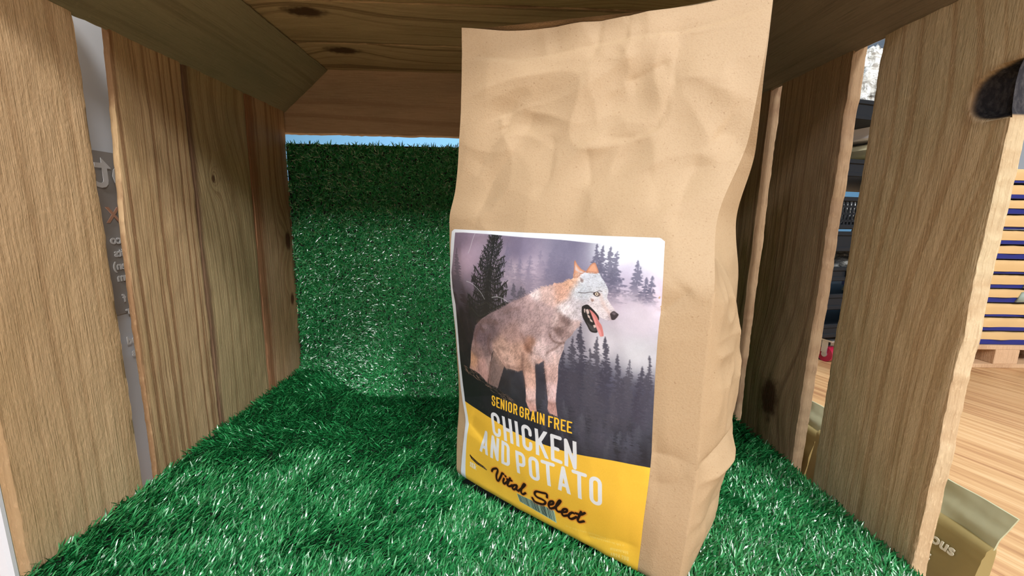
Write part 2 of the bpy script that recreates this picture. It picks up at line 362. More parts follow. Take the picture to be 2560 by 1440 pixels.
crate = empty('wooden_crate', (-.012, .43, KX), 'open fronted wooden crate of rough sawn planks lined with green artificial grass', 'crate')
wm = {
 'warm': wood('warm pine', (.60, .42, .245), (.40, .25, .13), (.55, .38, .21), 1, 170, .55, fuzz=.7, thin=.54),
 'redlined': wood('red lined pine', (.52, .365, .205), (.24, .125, .06), (.45, .31, .16), 2, 210, .8, thin=.54, fuzz=.25, wobble=.006),
 'olive': wood('olive pine', (.45, .345, .19), (.25, .165, .08), (.36, .28, .145), 3, 330, .65, knots=[(-.02, .05, .003, .022), (-.01, .13, -.02, .03)], bark=(-.0430, -1., .006, (.13, .065, .04)), thin=.53, fuzz=.25),
 'knotty': wood('knotty pine', (.48, .325, .19), (.23, .105, .05), (.41, .26, .13), 4, 230, .7, knots=[(.030, -.024, .009, -.02), (.030, -.11, .006, -.015)], bark=(-.030, -1., .008, (.27, .12, .055)), thin=.55, fuzz=.2),
 'pale': wood('pale grey pine', (.62, .49, .32), (.42, .275, .15), (.55, .455, .29), 5, 190, .6, pit=True, knots=[(.056, .09, -.024, -.030)], fuzz=.8, thin=.54, wobble=.007),
 'brown': wood('brown pine', (.42, .29, .175), (.21, .12, .07), (.35, .25, .155), 6, 240, .65, knots=[(.0, -.17, .016, .03)], thin=.54, fuzz=.4),
 'fresh': wood('fresh sawn pine', (.64, .43, .27), (.42, .24, .13), (.58, .39, .23), 7, 140, .5, thin=.55, fuzz=.6),
 'slate': wood('greenish weathered pine', (.28, .25, .165), (.15, .125, .075), (.22, .205, .135), 8, 90, .45, thin=.58, fuzz=.35),
 'grey': wood('grey brown pine', (.27, .225, .175), (.14, .11, .085), (.22, .18, .14), 12, 90, .45, thin=.57, fuzz=.35),
 'roof': wood('dark roof pine', (.44, .335, .205), (.17, .11, .06), (.35, .265, .155), 9, 110, .75, knots=[(-.028, -.19, .014, .03)], thin=.55, fuzz=.25),
 'rail': wood('reddish rail pine', (.46, .335, .225), (.25, .15, .10), (.37, .28, .19), 10, 90, .4, thin=.57, fuzz=.3),
}
ZTOP = .612
def wall_plank(side, y0, y1, mat, seed, T=.016, **kw):
    L = ZTOP - KX; c = ((XL if side < 0 else XR) , (y0 + y1) / 2, (ZTOP + KX) / 2)
    return plank('wall_plank', L, y1 - y0, T, wm[mat], crate, c, (-side, 0, 0), (0, 0, 1), seed, **kw)
wall_plank(-1, YF, .3302, 'warm', 11, ny=30, nz=140, wob=.0005)
wall_plank(-1, .3465, .4295, 'redlined', 12, T=.0055, nz=120, edge=lambda s_, z: (hermite(z + .382, [.15, .306, .373, .453, .537, .62], [-.001, -.0006, .0006, .0062, .0104, .012]) if s_ < 0 else 0 * z))
wall_plank(-1, .4325, .526, 'olive', 13)
wall_plank(-1, .5285, .6165, 'knotty', 14)
def knot_pit(y, z):                                     # the charred knot hole in the front right plank
    zc = .0955 + .10 * (y - .045)
    d = (np.abs((y - .052) / .0275) ** 2.8 + np.abs((z - zc) / .0155) ** 2.8) ** (1 / 2.8)
    return -.0088 * np.clip((1.0 - d) * 5, 0, 1)
def front_bite(s, z): return np.where(s > 0, -.002 * np.exp(-((z - .0955) / .014) ** 2), 0)
# right planks: local Y points towards the front there
wall_plank(1, YF, .3395, 'pale', 21, T=.012, ny=44, nz=190, wob=.0005, disp=knot_pit, edge=front_bite)
wall_plank(1, .3670, .4575, 'brown', 22, T=.012, nz=140, wob=.0007)
wall_plank(1, .4755, .5600, 'brown', 23, nz=80)
wall_plank(1, .5700, .6165, 'brown', 24, nz=60)
# slanted corner boards under the roof
for sx, x0, x1, zl, zh in ((-1, XL, -.2505, .5365, .5915), (1, XR, .226, .541, .595)):
    v = _n(np.array([x1 - x0, 0, zh - zl])); nn = np.array([-v[2], 0, v[0]]) if sx > 0 else np.array([v[2], 0, -v[0]])
    if nn[2] > 0: nn = -nn
    plank('corner_board', YB - YF, math.hypot(x1 - x0, zh - zl) + .004, .015, wm['slate' if sx < 0 else 'grey'], crate, ((x0 + x1) / 2, (YF + YB) / 2, (zl + zh) / 2), nn, (0, 1, 0), 31 + sx, wob=.0005)
# roof slats, left to right
for k, (y0, y1, m) in enumerate([(.5305, .624, 'roof'), (.4325, .5285, 'roof'), (.3345, .4300, 'olive'), (YF + .004, .332, 'olive')]):
    plank('roof_slat', .56, y1 - y0, .016, wm[m], crate, ((XL + XR) / 2, (y0 + y1) / 2, .594 + .0004 * k), (0, 0, -1), (1, 0, 0), 41 + k, wob=.0008, nz=150)
plank('light_block_panel', .58, YB - YF + .02, .006, wm['roof'], crate, ((XL + XR) / 2, (YF + YB) / 2, .6125), (0, 0, -1), (1, 0, 0), 47, wob=.0003)  # unseen panel, added above the slats so no light shows through their gaps
plank('back_rail', .632, .092, .016, wm['rail'], crate, ((XL + XR) / 2, YB + .0005, .5555), (0, -1, 0), (1, 0, 0), 51, wob=.0005, nz=120)
for z in (.20, .30, .40):
    plank('back_slat', .632, .086, .015, wm['warm'], crate, ((XL + XR) / 2, YB + .004, z), (0, -1, 0), (1, 0, 0), int(z * 100), nz=60)
for k in range(4):
    plank('base_board', .60, .0945, .012, wm['fresh'], crate, ((XL + XR) / 2, .2815 + k * .0955, .1545), (0, 0, 1), (1, 0, 0), 61 + k, nz=80)
# the low plinth that carries the crate
plinth = empty('wooden_plinth', (-.012, .43, 0), 'low wooden plinth under the grass lined crate', 'plinth')
for k, (cx, cy, dx, dy) in enumerate([(-.012, .245, .60, .016), (-.012, .612, .60, .016), (-.304, .4285, .016, .35), (.280, .4285, .016, .35)]):
    for z in (.036, .106):
        lx = dx > dy
        plank('plinth_board', max(dx, dy), .066, .016, wm['fresh'], plinth, (cx + (0 if lx else (.008 if cx > 0 else -.008)), cy - (.008 if (lx and cy < .4) else (-.008 if lx else 0)), z), ((0, -1 if cy < .4 else 1, 0) if lx else ((1 if cx > 0 else -1), 0, 0)), (1, 0, 0) if lx else (0, 1, 0), 71 + k, nz=40)

# =====================================================================  artificial grass
turf = empty('grass_mat', (-.012, .40, .155), 'green artificial grass mat covering the crate floor and curling up its back', 'grass mat')
YW, ZF, S0, A0 = .6145, .1585, .226, math.radians(48)
def smooth01(t): t = np.clip(t, 0, 1); return t * t * (3 - 2 * t)
def sag(x): return .010 + .092 * smooth01((np.asarray(x) + .285) / .12) - .045 * smooth01((np.asarray(x) - .10) / .16)   # how far the mat's foot stands off the back
ZWT = .4935
def lens(x):
    r_ = sag(x); rc = r_ / (1 - math.sin(A0)); SA = YW - r_ - S0; SB = SA + rc * (PI / 2 - A0); return r_, rc, SA, SB, SB + ZWT - ZF - rc * math.cos(A0)
PI = math.pi
def prof(x, s):
    r_, rc, SA, SB, SC = lens(x); a = np.where(s < SA, 0, np.clip(A0 + (s - SA) / rc, A0, PI / 2))
    y = np.where(s < SA, S0 + s, YW - rc * (1 - np.sin(a))); z = np.where(s < SA, ZF, ZF + rc * (math.cos(A0) - np.cos(a)) + np.clip(s - SB, 0, None))
    return y, z, a
xs = np.linspace(XL + .001, XR - .001, 60)
_, _, SAx, SBx, SCx = lens(xs)
fr_ = np.r_[np.linspace(0, .985, 10), 1.0, 1.0 + 1e-6]
Sg = np.concatenate([SAx[:, None] * fr_[None], SAx[:, None] + (SBx - SAx)[:, None] * np.linspace(0, 1, 14)[None, 1:], SBx[:, None] + (SCx - SBx)[:, None] * np.linspace(0, 1, 8)[None, 1:]], 1)
Gx = xs[:, None] + 0 * Sg
Gy, Gz, Ga = prof(Gx, Sg); nv = Sg.shape[1]
top = np.stack([Gx, Gy, Gz], -1).reshape(-1, 3); bot = top - np.stack([0 * Ga, -np.sin(Ga), np.cos(Ga)], -1).reshape(-1, 3) * .003
nt = len(top)
q = np.r_[grid_quads(60, nv), grid_quads(60, nv, nt, flip=True)]
side = []
for k in range(59): side += [(k * nv, nt + k * nv, nt + (k + 1) * nv, (k + 1) * nv), (k * nv + nv - 1, (k + 1) * nv + nv - 1, nt + (k + 1) * nv + nv - 1, nt + k * nv + nv - 1)]
put('mat_backing', np_mesh('mat_backing', np.r_[top, bot], np.r_[q, np.array(side)]), flat('black mat backing', (.006, .010, .008), .9), turf, label='black woven backing')
def bag_foot():
    a, b, d = FL(np.array(.17)), FR(np.array(.17)), depth(np.array(.17)); return np.array([a[:2], b[:2], (b - NF * d)[:2], (a - NF * d)[:2]])
def inside(px, py, P):
    r = np.zeros(px.shape, bool); k = len(P) - 1
    for i in range(len(P)):
        c = ((P[i][1] > py) != (P[k][1] > py)) & (px < (P[k][0] - P[i][0]) * (py - P[i][1]) / (P[k][1] - P[i][1] + 1e-12) + P[i][0]); r ^= c; k = i
    return r
NBL = 190000
bx = XL + .002 + RNG.random(NBL) * (XR - XL - .004)
bx = bx * .45 + .55 * (np.round(bx / .0042) * .0042) + RNG.normal(0, .0004, NBL)      # tufted in rows
_, _, SA, SB, SC = lens(bx)
s = RNG.random(NBL) * SC; keep = RNG.random(NBL) < np.where(s < SA, 1.0, .75)
y, z, a = prof(bx, s)
foot = bag_foot(); fc = foot.mean(0); ok = keep & ~(inside(bx, y, fc + (foot - fc) * 1.02) & (s < SA))
bx, s, y, z, a, SA, SB = bx[ok], s[ok], y[ok], z[ok], a[ok], SA[ok], SB[ok]; NBL = len(s)
T = np.stack([0 * a, np.cos(a), np.sin(a)], -1); N = np.stack([0 * a, -np.sin(a), np.cos(a)], -1); XA = np.array([1., 0, 0])
clump = vnoise(np.c_[bx * 60, s * 60], 3) * .9 + vnoise(np.c_[bx * 16, s * 16], 4) * .7
th = .5 - 2.0 * smooth01((y - .325) / .10) + clump + RNG.normal(0, .75, NBL); wallk = (s > SA) * 1.
th = np.where(wallk > 0, RNG.random(NBL) * 6.28, th)
Dv = np.cos(th)[:, None] * XA + np.sin(th)[:, None] * T
Ln = RNG.uniform(.0075, .0125, NBL) * (1 - .3 * wallk); lean0 = RNG.uniform(.3, .95, NBL); lean0 = lean0 + wallk * .55; lean1 = lean0 + RNG.uniform(.4, 1.0, NBL) * (1 - .55 * wallk); lean1 = np.minimum(lean1, 1.5); lean0 = np.minimum(lean0, 1.35)
wd = RNG.uniform(.00045, .00078, NBL); tw = RNG.normal(0, .7, NBL)
P = np.stack([bx, y, z], -1); Sd = np.cross(Dv, N)
pts = []; K = 3
for k in range(K + 1):
    f = k / K; ph = (lean0 + (lean1 - lean0) * f)[:, None]
    wv = np.cos(tw * f)[:, None] * Sd + np.sin(tw * f)[:, None] * (Dv * np.cos(ph) - N * np.sin(ph))
    ww = (wd * (1 - .75 * max(0, f - .5) * 2))[:, None]
    pts += [P - wv * ww, P + wv * ww]
    P = P + (np.sin(ph) * Dv + np.cos(ph) * N) * (Ln / K)[:, None]
V = np.stack(pts, 1).reshape(-1, 3)
V[:, 0] = np.clip(V[:, 0], XL + .0004, XR - .0004)
b0 = np.arange(NBL)[:, None] * 8
q = np.concatenate([b0 + np.array([[2 * k, 2 * k + 1, 2 * k + 3, 2 * k + 2]]) for k in range(K)], 0)
n = NT('plastic grass blades'); gi = n.n('NewGeometry'); rnd = gi.outputs['Random Per Island']
col = n.ramp(rnd, [(0, (.007, .10, .026)), (.35, (.013, .19, .050)), (.7, (.026, .29, .085)), (.92, (.05, .37, .12)), (1, (.12, .42, .17))])
n.out(Base_Color=col, Roughness=.25); n.b.inputs['Specular IOR Level'].default_value = .9
tr = n.n('BsdfTranslucent'); n.set(tr.inputs[0], n.mix(.5, col, (.02, .30, .04))); mx = n.n('MixShader'); mx.inputs[0].default_value = .12
n.t.links.new(n.b.outputs[0], mx.inputs[1]); n.t.links.new(tr.outputs[0], mx.inputs[2]); n.t.links.new(mx.outputs[0], n.t.nodes['Material Output'].inputs[0])
put('grass_pile', np_mesh('grass_pile', V, q), n.m, turf, label='bright green plastic grass pile', kind='stuff')

# =====================================================================  printed sticker artwork
ART = {
 'body': [(217.8,414.3),(181.2,450.0),(164.2,492.3),(151.7,534.2),(134.4,588.0),(123.5,656.3),(113.5,684.7),(161.6,687.9),(185.8,693.2),(215.2,709.3),(237.1,725.0),(247.3,694.9),(253.1,659.1),(262.3,618.0),(272.7,572.4),(284.0,548.4),(314.9,581.1),(345.0,611.1),(353.0,620.8),(391.4,618.2),(423.1,617.2),(444.9,607.3),(453.3,639.3),(459.8,683.3),(462.2,724.2),(460.3,748.1),(469.8,768.8),(484.2,790.5),(516.7,780.5),(512.7,751.4),(511.2,715.0),(512.1,669.5),(510.4,625.1),(508.7,576.6),(511.4,558.3),(528.0,559.0),(542.2,547.1),(552.4,540.5),(555.9,578.9),(562.4,634.4),(568.9,685.8),(573.1,720.4),(570.3,748.4),(579.2,768.6),(618.4,775.0),(614.3,744.6),(610.2,710.1),(612.7,665.4),(619.6,598.6),(620.3,547.1),(626.0,520.3),(645.5,466.0),(648.0,440.5),(674.7,402.8),(706.8,365.0),(723.8,330.5),(723.5,271.5),(686.2,186.7),(661.8,181.5),(642.6,195.0),(610.3,206.3),(577.0,216.0),(542.6,223.9),(516.9,241.2),(453.2,278.5),(393.9,308.2),(340.2,342.7),(270.1,379.2)],
 'farhind': [(284.0,548.4),(272.9,591.4),(254.6,644.2),(243.5,725.6),(271.5,729.4),(303.1,729.8),(322.4,673.7),(345.0,611.1),(326.5,578.3)],
 'head': [(587.8,215.5),(620.1,201.5),(651.2,185.5),(676.3,170.5),(675.9,153.0),(704.7,143.2),(730.2,144.7),(774.2,141.1),(787.8,157.9),(801.1,173.4),(814.8,196.2),(818.1,208.1),(815.1,228.1),(818.2,237.6),(831.2,255.9),(846.3,273.9),(854.0,286.5),(860.1,292.0),(859.4,299.5),(848.5,312.2),(837.1,316.3),(825.4,319.2),(811.0,316.1),(793.9,310.9),(784.0,304.7),(771.2,293.7),(750.8,281.1),(725.5,279.3),(720.9,305.8),(722.1,329.0),(712.1,343.6),(694.2,370.2),(681.2,401.6),(648.3,426.4),(591.6,406.5)],
 'ear1': [(675.0,170.6),(675.1,133.3),(672.3,108.7),(675.4,101.6),(686.4,117.6),(706.3,134.5),(726.1,141.4),(710.7,152.5),(691.8,169.0)],
 'ear1in': [(679.6,137.9),(679.5,120.6),(690.9,134.5),(707.7,147.8),(689.4,144.5)],
 'ear2': [(725.3,146.3),(735.5,123.6),(746.4,109.5),(758.4,105.8),(765.7,116.6),(775.5,142.1),(750.3,146.6)],
 'mouth': [(719.9,280.1),(740.1,268.5),(755.5,276.7),(776.1,294.3),(787.8,309.2),(788.4,324.4),(777.5,326.0),(775.6,344.3),(785.2,371.1),(769.2,376.8),(755.2,372.1),(744.6,354.2),(732.6,335.2),(723.9,318.3),(719.9,298.1)],
 'jawlight': [(742.9,338.9),(753.2,345.1),(776.1,357.1),(783.7,364.9),(769.0,371.1),(755.0,363.0)],
 'tongue': [(749.8,286.3),(765.1,294.5),(780.5,310.2),(790.3,329.3),(801.4,345.5),(809.2,380.2),(801.7,387.1),(795.5,386.3),(786.8,368.3),(778.3,349.0),(767.5,324.9),(758.0,303.1)],
 'tonguelight': [(761.7,302.6),(774.8,321.3),(783.0,343.2),(795.9,361.7),(801.6,384.0),(795.5,385.0),(786.2,365.8),(775.5,339.1)],
 'teeth': [[(736.1,290.7),(746.0,286.8),(750.4,301.6),(741.8,305.4)],[(743.1,307.8),(752.1,311.7),(754.9,321.6),(746.0,317.7)],[(752.4,321.9),(762.7,328.2),(765.4,335.5),(755.3,331.8)],[(767.1,348.1),(775.6,344.3),(778.4,354.1),(771.1,356.6)],[(728.5,289.2),(733.4,286.0),(734.0,301.3),(730.1,299.3)]],
 'nose': [(830.0,293.4),(842.1,280.6),(855.2,286.4),(860.8,293.1),(848.5,312.2),(837.0,313.8),(832.9,303.0)],
 'noselight': [(835.7,290.1),(843.5,284.2),(851.9,289.3),(845.3,295.1)],
 'eye': (775.2,222.6),
 'eyeline': [(701.5,224.7),(727.0,224.3),(751.5,217.8),(771.1,216.9),(782.6,209.4),(794.7,210.6)],
 'eardark': [(704.5,167.8),(717.8,174.0),(716.2,184.0),(706.9,180.0)],
 'cheekdark': [(753.4,242.7),(766.0,246.3),(761.6,254.3),(755.2,251.3)],
 'spruce': [(289.8,18.2),(249.6,406.2)],
 'border_in': [(44.6,18.7),(36.1,94.8),(13.4,216.2),(18.7,296.4),(31.8,375.8),(28.5,522.0),(34.0,669.4),(43.9,796.7),(56.7,885.0),(80.8,960.7),(89.7,1002.4),(82.1,1074.3),(77.4,1146.7),(70.3,1245.7)],
 'border_top': [(44.6,18.7),(102.9,16.2),(249.7,17.4),(417.4,22.5),(600.3,26.1),(733.4,32.6),(854.7,34.5),(993.3,32.6)],
 'yellow': [(56.7,885.0),(172.4,896.3),(280.0,910.5),(376.5,924.0),(486.4,932.0),(587.6,929.7),(682.3,924.7),(787.0,908.3),(883.6,894.2),(979.4,886.0)],
 'log': [(61.5,680.2),(109.3,688.6),(161.2,693.1),(215.2,709.3),(265.2,731.3),(313.3,738.9),(353.0,751.2),(385.8,763.1),(374.2,773.9),(268.5,777.5),(47.0,865.5)],
 'txt': {'SENIOR':[(260.6,778.4),(414.0,780.3),(411.7,833.8),(257.2,834.4)],'GRAIN':[(425.4,782.2),(556.0,780.6),(554.7,837.3),(423.2,836.4)],'FREE':[(573.0,782.3),(682.4,777.7),(681.6,832.9),(571.9,838.5)],'CHICKEN':[(245.4,868.0),(704.6,863.7),(710.4,999.3),(263.2,989.0)],'AND':[(190.0,987.3),(367.5,999.6),(374.6,1127.0),(177.3,1116.1)],'POTATO':[(400.7,1019.1),(821.6,993.1),(834.0,1132.3),(414.2,1136.0)]},
 'script': [[(256.7,1200.4),(266.4,1183.2),(289.9,1169.7),(295.7,1180.5),(285.0,1212.4),(286.4,1236.9),(296.3,1238.9),(312.5,1207.4),(323.3,1182.4),(331.0,1183.4)],[(332.7,1209.5),(326.6,1229.8),(331.8,1240.0),(346.3,1225.5),(357.0,1209.7)],[(369.9,1190.2),(357.4,1221.1),(352.4,1238.8),(364.6,1240.0),(382.5,1224.5)],[(351.7,1204.5),(379.4,1199.9)],[(342.0,1190.6),(343.5,1191.4)],[(408.3,1212.3),(393.0,1219.6),(381.8,1236.4),(387.7,1247.0),(402.5,1235.0),(410.4,1214.0),(406.0,1238.2),(416.9,1241.8)],[(416.9,1241.8),(444.3,1207.3),(458.2,1185.5),(452.2,1184.5),(438.6,1213.1),(432.5,1238.9),(442.3,1248.6),(457.2,1235.3)],[(572.2,1206.5),(570.1,1187.8),(546.0,1191.4),(516.8,1198.1),(508.1,1216.6),(520.7,1229.2),(548.0,1230.8),(563.7,1237.9),(554.3,1255.1),(530.3,1261.5),(506.0,1260.4),(494.8,1246.5)],[(581.4,1244.6),(601.4,1229.7),(603.3,1215.1),(588.3,1223.3),(579.7,1245.4),(587.9,1261.5),(607.8,1249.7)],[(607.8,1249.7),(627.5,1221.3),(640.7,1194.5),(634.3,1195.9),(621.0,1224.6),(617.6,1248.3),(627.4,1259.8),(643.6,1253.4)],[(646.8,1253.5),(668.9,1240.3),(672.0,1225.0),(656.2,1233.0),(647.4,1255.0),(655.0,1269.1),(675.5,1256.9)],[(706.2,1229.1),(696.9,1230.3),(683.8,1247.2),(682.6,1264.0),(696.1,1265.9),(718.7,1243.5)],[(740.6,1202.8),(731.2,1233.4),(725.7,1254.1),(732.1,1264.2),(753.7,1249.5)],[(715.9,1224.1),(739.4,1219.2),(757.5,1200.2)]],
 'barcode': [(410.6,1261.5),(604.6,1265.9),(619.6,1325.4),(427.0,1298.9)],
 'swoosh': [(105.4,1168.5),(116.7,1175.0),(163.4,1190.6),(202.4,1196.2),(222.9,1206.2),(221.5,1212.6),(197.1,1208.3),(153.5,1204.8),(115.7,1190.8),(104.8,1178.4)],
 'kg': [(105.1,1212.0),(144.1,1210.1),(139.7,1245.7),(102.8,1238.9)],
 'emark': [(148.8,1220.4),(169.7,1226.5),(168.7,1241.6),(147.5,1242.2)],
 'post': [(880.6,1350.3),(956.2,1330.5),(958.7,1353.2),(882.2,1368.7)],
 'addr': [(878.6,1326.6),(953.8,1307.9),(954.2,1326.1),(880.9,1342.5)],
 'small1': [(669.5,1315.5),(871.4,1286.7)],
 'small2': [(781.8,1317.5),(933.4,1285.6)],
 'arc1': [(134.9,244.5),(166.0,249.7),(199.2,266.4),(227.1,288.7),(246.6,314.5)],
 'arc2': [(290.7,300.2),(319.6,293.5),(350.3,296.7),(377.0,308.0)],
 'arc3': [(174.8,18.1),(160.5,52.1),(148.9,89.0),(139.1,110.5)],
 'conA': [(761.0,34.2,226.8,44.4),(783.8,38.6,209.9,37.8),(816.6,39.7,223.2,53.6),(839.9,57.4,207.0,47.3),(911.8,85.0,159.1,34.5),(961.7,138.2,115.5,28.3),(942.9,144.7,101.6,28.6)],
 'conL': [(718.4,342.4,444.1,57.5),(683.6,408.0,383.2,62.7),(785.6,390.6,386.0,54.2),(818.6,385.2,381.3,52.7),(866.7,446.7,329.6,39.0),(906.5,460.0,309.8,40.7),(950.7,478.3,273.9,39.2),(975.5,434.6,318.6,35.7),(755.6,443.2,377.4,56.0),(640.0,452.8,394.1,62.0),(697.4,558.6,266.2,45.4),(850.3,597.4,203.2,36.8),(942.7,577.9,196.7,39.7),(886.2,536.5,248.7,41.4)],
 'conM': [(60.5,89.2,343.4,68.5),(409.7,221.4,106.0,32.6),(444.1,229.6,105.1,27.8),(460.0,236.4,87.1,27.3)],
 'folds': [[[(582.5,419.2),(589.0,434.8),(606.5,446.3),(632.6,446.8),(645.5,441.0)],4,0.75],[[(632.6,446.8),(606.3,473.7),(574.8,494.9),(561.0,512.8)],5,0.6],[[(443.7,444.5),(457.3,477.1),(471.3,500.8),(490.3,518.9)],14,0.35],[[(511.4,558.3),(507.7,581.3),(510.4,625.1)],8,0.35],[[(448.1,532.3),(444.7,573.5),(447.0,606.8),(453.3,639.3),(459.8,683.3)],12,0.45],[[(552.4,540.5),(558.2,582.8),(563.8,634.1),(569.9,685.5)],10,0.4],[[(267.5,479.3),(252.2,520.3),(257.5,557.1),(270.8,572.9)],9,0.45],[[(353.3,613.7),(391.7,608.9),(428.5,606.7),(444.4,587.1)],16,0.35],[[(168.9,500.9),(173.8,568.0),(180.2,625.3),(183.3,679.0)],9,0.35],[[(262.3,618.0),(251.3,669.3),(240.8,716.5)],9,0.45],[[(299.3,537.9),(326.5,578.3),(347.9,610.4)],10,0.35],[[(615.1,306.2),(632.5,344.4),(615.6,388.3)],22,0.25],[[(461.2,724.5),(465.6,741.8),(485.8,743.0),(511.9,728.6)],6,0.35],[[(570.8,721.1),(587.0,725.5),(610.1,714.5)],7,0.35],[[(203.2,431.3),(261.0,415.5),(307.7,416.0)],26,0.35],[[(225.0,469.4),(200.6,455.6),(175.9,499.3)],20,0.35],[[(360.9,357.2),(392.9,338.9),(433.3,328.4)],16,0.28]],
 'blob': [(706.2,224.4,40.8,(184,200,214)),(764.5,171.6,44.7,(182,194,206)),(791.5,222.6,26.5,(196,205,215)),(693.1,274.3,44.7,(186,186,196)),(787.8,277.9,44.3,(208,206,214)),(841.1,302.3,20.1,(176,166,176)),(662.6,189.3,35.7,(216,170,140)),(632.3,233.0,43.2,(214,168,146)),(572.1,248.5,45.4,(205,178,172)),(517.8,255.2,29.3,(226,214,218)),(660.7,295.0,36.4,(214,212,220)),(627.3,350.0,31.0,(196,176,176)),(648.1,346.7,23.7,(120,100,100)),(636.2,399.2,27.7,(128,108,108)),(670.9,426.9,50.3,(170,148,148)),(695.7,372.4,26.3,(188,168,168)),(591.2,441.7,36.1,(168,148,152)),(441.2,326.4,58.7,(160,140,146)),(355.3,376.1,64.4,(140,122,128)),(257.7,431.2,58.6,(128,112,118)),(212.8,498.8,62.6,(112,96,104)),(279.5,465.2,48.1,(110,95,102)),(480.9,303.1,45.4,(182,160,164)),(537.4,329.6,54.5,(176,156,160)),(478.4,409.3,58.0,(172,150,152)),(394.9,442.5,62.8,(166,138,134)),(323.9,513.0,50.5,(176,146,132)),(433.6,526.8,61.4,(184,150,134)),(367.1,579.3,65.6,(190,158,144)),(453.3,577.8,52.8,(176,140,122)),(486.6,461.4,27.5,(160,118,98)),(471.4,500.6,24.1,(150,104,84)),(553.3,501.7,55.8,(206,186,188)),(514.2,545.8,42.5,(196,172,168)),(627.2,469.4,45.6,(196,178,180)),(180.2,566.1,44.5,(150,124,120)),(145.9,636.3,41.5,(196,150,118)),(201.7,661.4,49.1,(176,140,134)),(125.1,704.9,43.3,(190,148,134)),(281.7,639.4,49.0,(164,140,136)),(235.4,552.6,36.2,(124,106,108)),(482.7,644.9,52.0,(206,166,150)),(501.5,714.7,47.9,(214,182,178)),(489.5,775.5,48.8,(196,150,140)),(599.8,580.2,47.4,(200,168,162)),(599.4,669.8,44.4,(216,186,188)),(598.7,743.2,37.5,(188,146,140)),(608.9,525.3,36.1,(206,180,176)),(533.6,550.6,23.1,(178,138,124))],
 'bg': [(62.3,35.2,(120,108,130)),(137.0,144.2,(168,150,172)),(424.4,69.7,(118,112,138)),(493.2,165.1,(170,158,178)),(397.8,191.3,(182,170,188)),(636.9,42.0,(112,110,136)),(684.9,163.6,(116,114,140)),(617.2,153.9,(118,115,140)),(826.9,47.7,(225,235,245)),(967.2,40.9,(228,240,250)),(866.4,162.4,(178,172,196)),(978.3,210.8,(205,195,215)),(932.7,305.9,(208,204,222)),(793.2,421.6,(210,212,226)),(939.9,429.0,(205,210,222)),(797.2,569.5,(70,74,96)),(948.7,619.2,(66,70,90)),(716.6,781.5,(34,42,56)),(894.7,765.4,(36,44,58)),(957.2,852.2,(28,34,46)),(314.0,729.5,(44,50,58)),(426.9,755.3,(40,46,56)),(73.9,552.3,(42,40,46)),(69.9,348.5,(60,54,64)),(219.0,229.3,(120,110,130)),(401.2,278.8,(120,115,135)),(48.2,839.3,(26,34,40)),(230.8,838.6,(24,32,40)),(713.2,436.0,(150,150,168)),(532.5,650.8,(52,56,70)),(715.4,588.1,(60,66,84)),(528.2,841.4,(36,42,54)),(625.5,867.3,(28,34,46)),(828.7,226.2,(196,186,206)),(155.4,392.5,(44,44,50)),(259.5,411.8,(46,48,54))],
}
IW, IH = 1000, 1434
IMG = np.zeros((IH, IW, 3)); YY, XX = np.mgrid[0:IH, 0:IW].astype(float)
def blend(sl, al, col):
    IMG[sl] += al[..., None] * (np.array(col, float) / 255 - IMG[sl])
def win(x0, y0, x1, y1):
    return (slice(int(max(0, y0)), int(min(IH, max(0, y1 + 1)))), slice(int(max(0, x0)), int(min(IW, max(0, x1 + 1)))))
def seg_d(X, Y, a, b):
    ax, ay = a; dx, dy = b[0] - ax, b[1] - ay; l2 = dx * dx + dy * dy + 1e-9
    t = np.clip(((X - ax) * dx + (Y - ay) * dy) / l2, 0, 1); return np.hypot(X - ax - t * dx, Y - ay - t * dy)
def poly_mask(P, soft=1.2, sl=None):
    P = np.array(P, float)
    if sl is None: sl = win(P[:, 0].min() - 4, P[:, 1].min() - 4, P[:, 0].max() + 4, P[:, 1].max() + 4)
    X, Y = XX[sl], YY[sl]; ins = inside(X, Y, P); d = np.full(X.shape, 1e9)
    for k in range(len(P)): d = np.minimum(d, seg_d(X, Y, P[k - 1], P[k]))
    return sl, np.clip(.5 + np.where(ins, d, -d) / soft, 0, 1)
def poly(P, col, alpha=1., soft=1.2):
    sl, m = poly_mask(P, soft); blend(sl, m * alpha, col)
def stroke(P, w, col, alpha=1., soft=1.2, clip=None):
    P = np.array(P, float); sl = win(P[:, 0].min() - w - 3, P[:, 1].min() - w - 3, P[:, 0].max() + w + 3, P[:, 1].max() + w + 3)
    X, Y = XX[sl], YY[sl]
    if X.size == 0: return
    d = np.full(X.shape, 1e9)
    for k in range(len(P) - 1): d = np.minimum(d, seg_d(X, Y, P[k], P[k + 1]))
    m = np.clip(.5 + (w / 2 - d) / soft, 0, 1)
    if clip is not None: m = m * clip[sl]
    blend(sl, m * alpha, col)
def curve_pts(P, n=6):
    P = [np.array(p, float) for p in P]; out = []
    for k in range(len(P) - 1):
        p0, p1, p2, p3 = P[max(k - 1, 0)], P[k], P[k + 1], P[min(k + 2, len(P) - 1)]
        for t in np.linspace(0, 1, n, endpoint=False):
            out.append(.5 * (2 * p1 + (p2 - p0) * t + (2 * p0 - 5 * p1 + 4 * p2 - p3) * t * t + (3 * p1 - p0 - 3 * p2 + p3) * t ** 3))
    return np.array(out + [P[-1]])
def noise2(sc, seed): return vnoise(np.c_[XX.ravel() / sc, YY.ravel() / sc], seed).reshape(IH, IW)
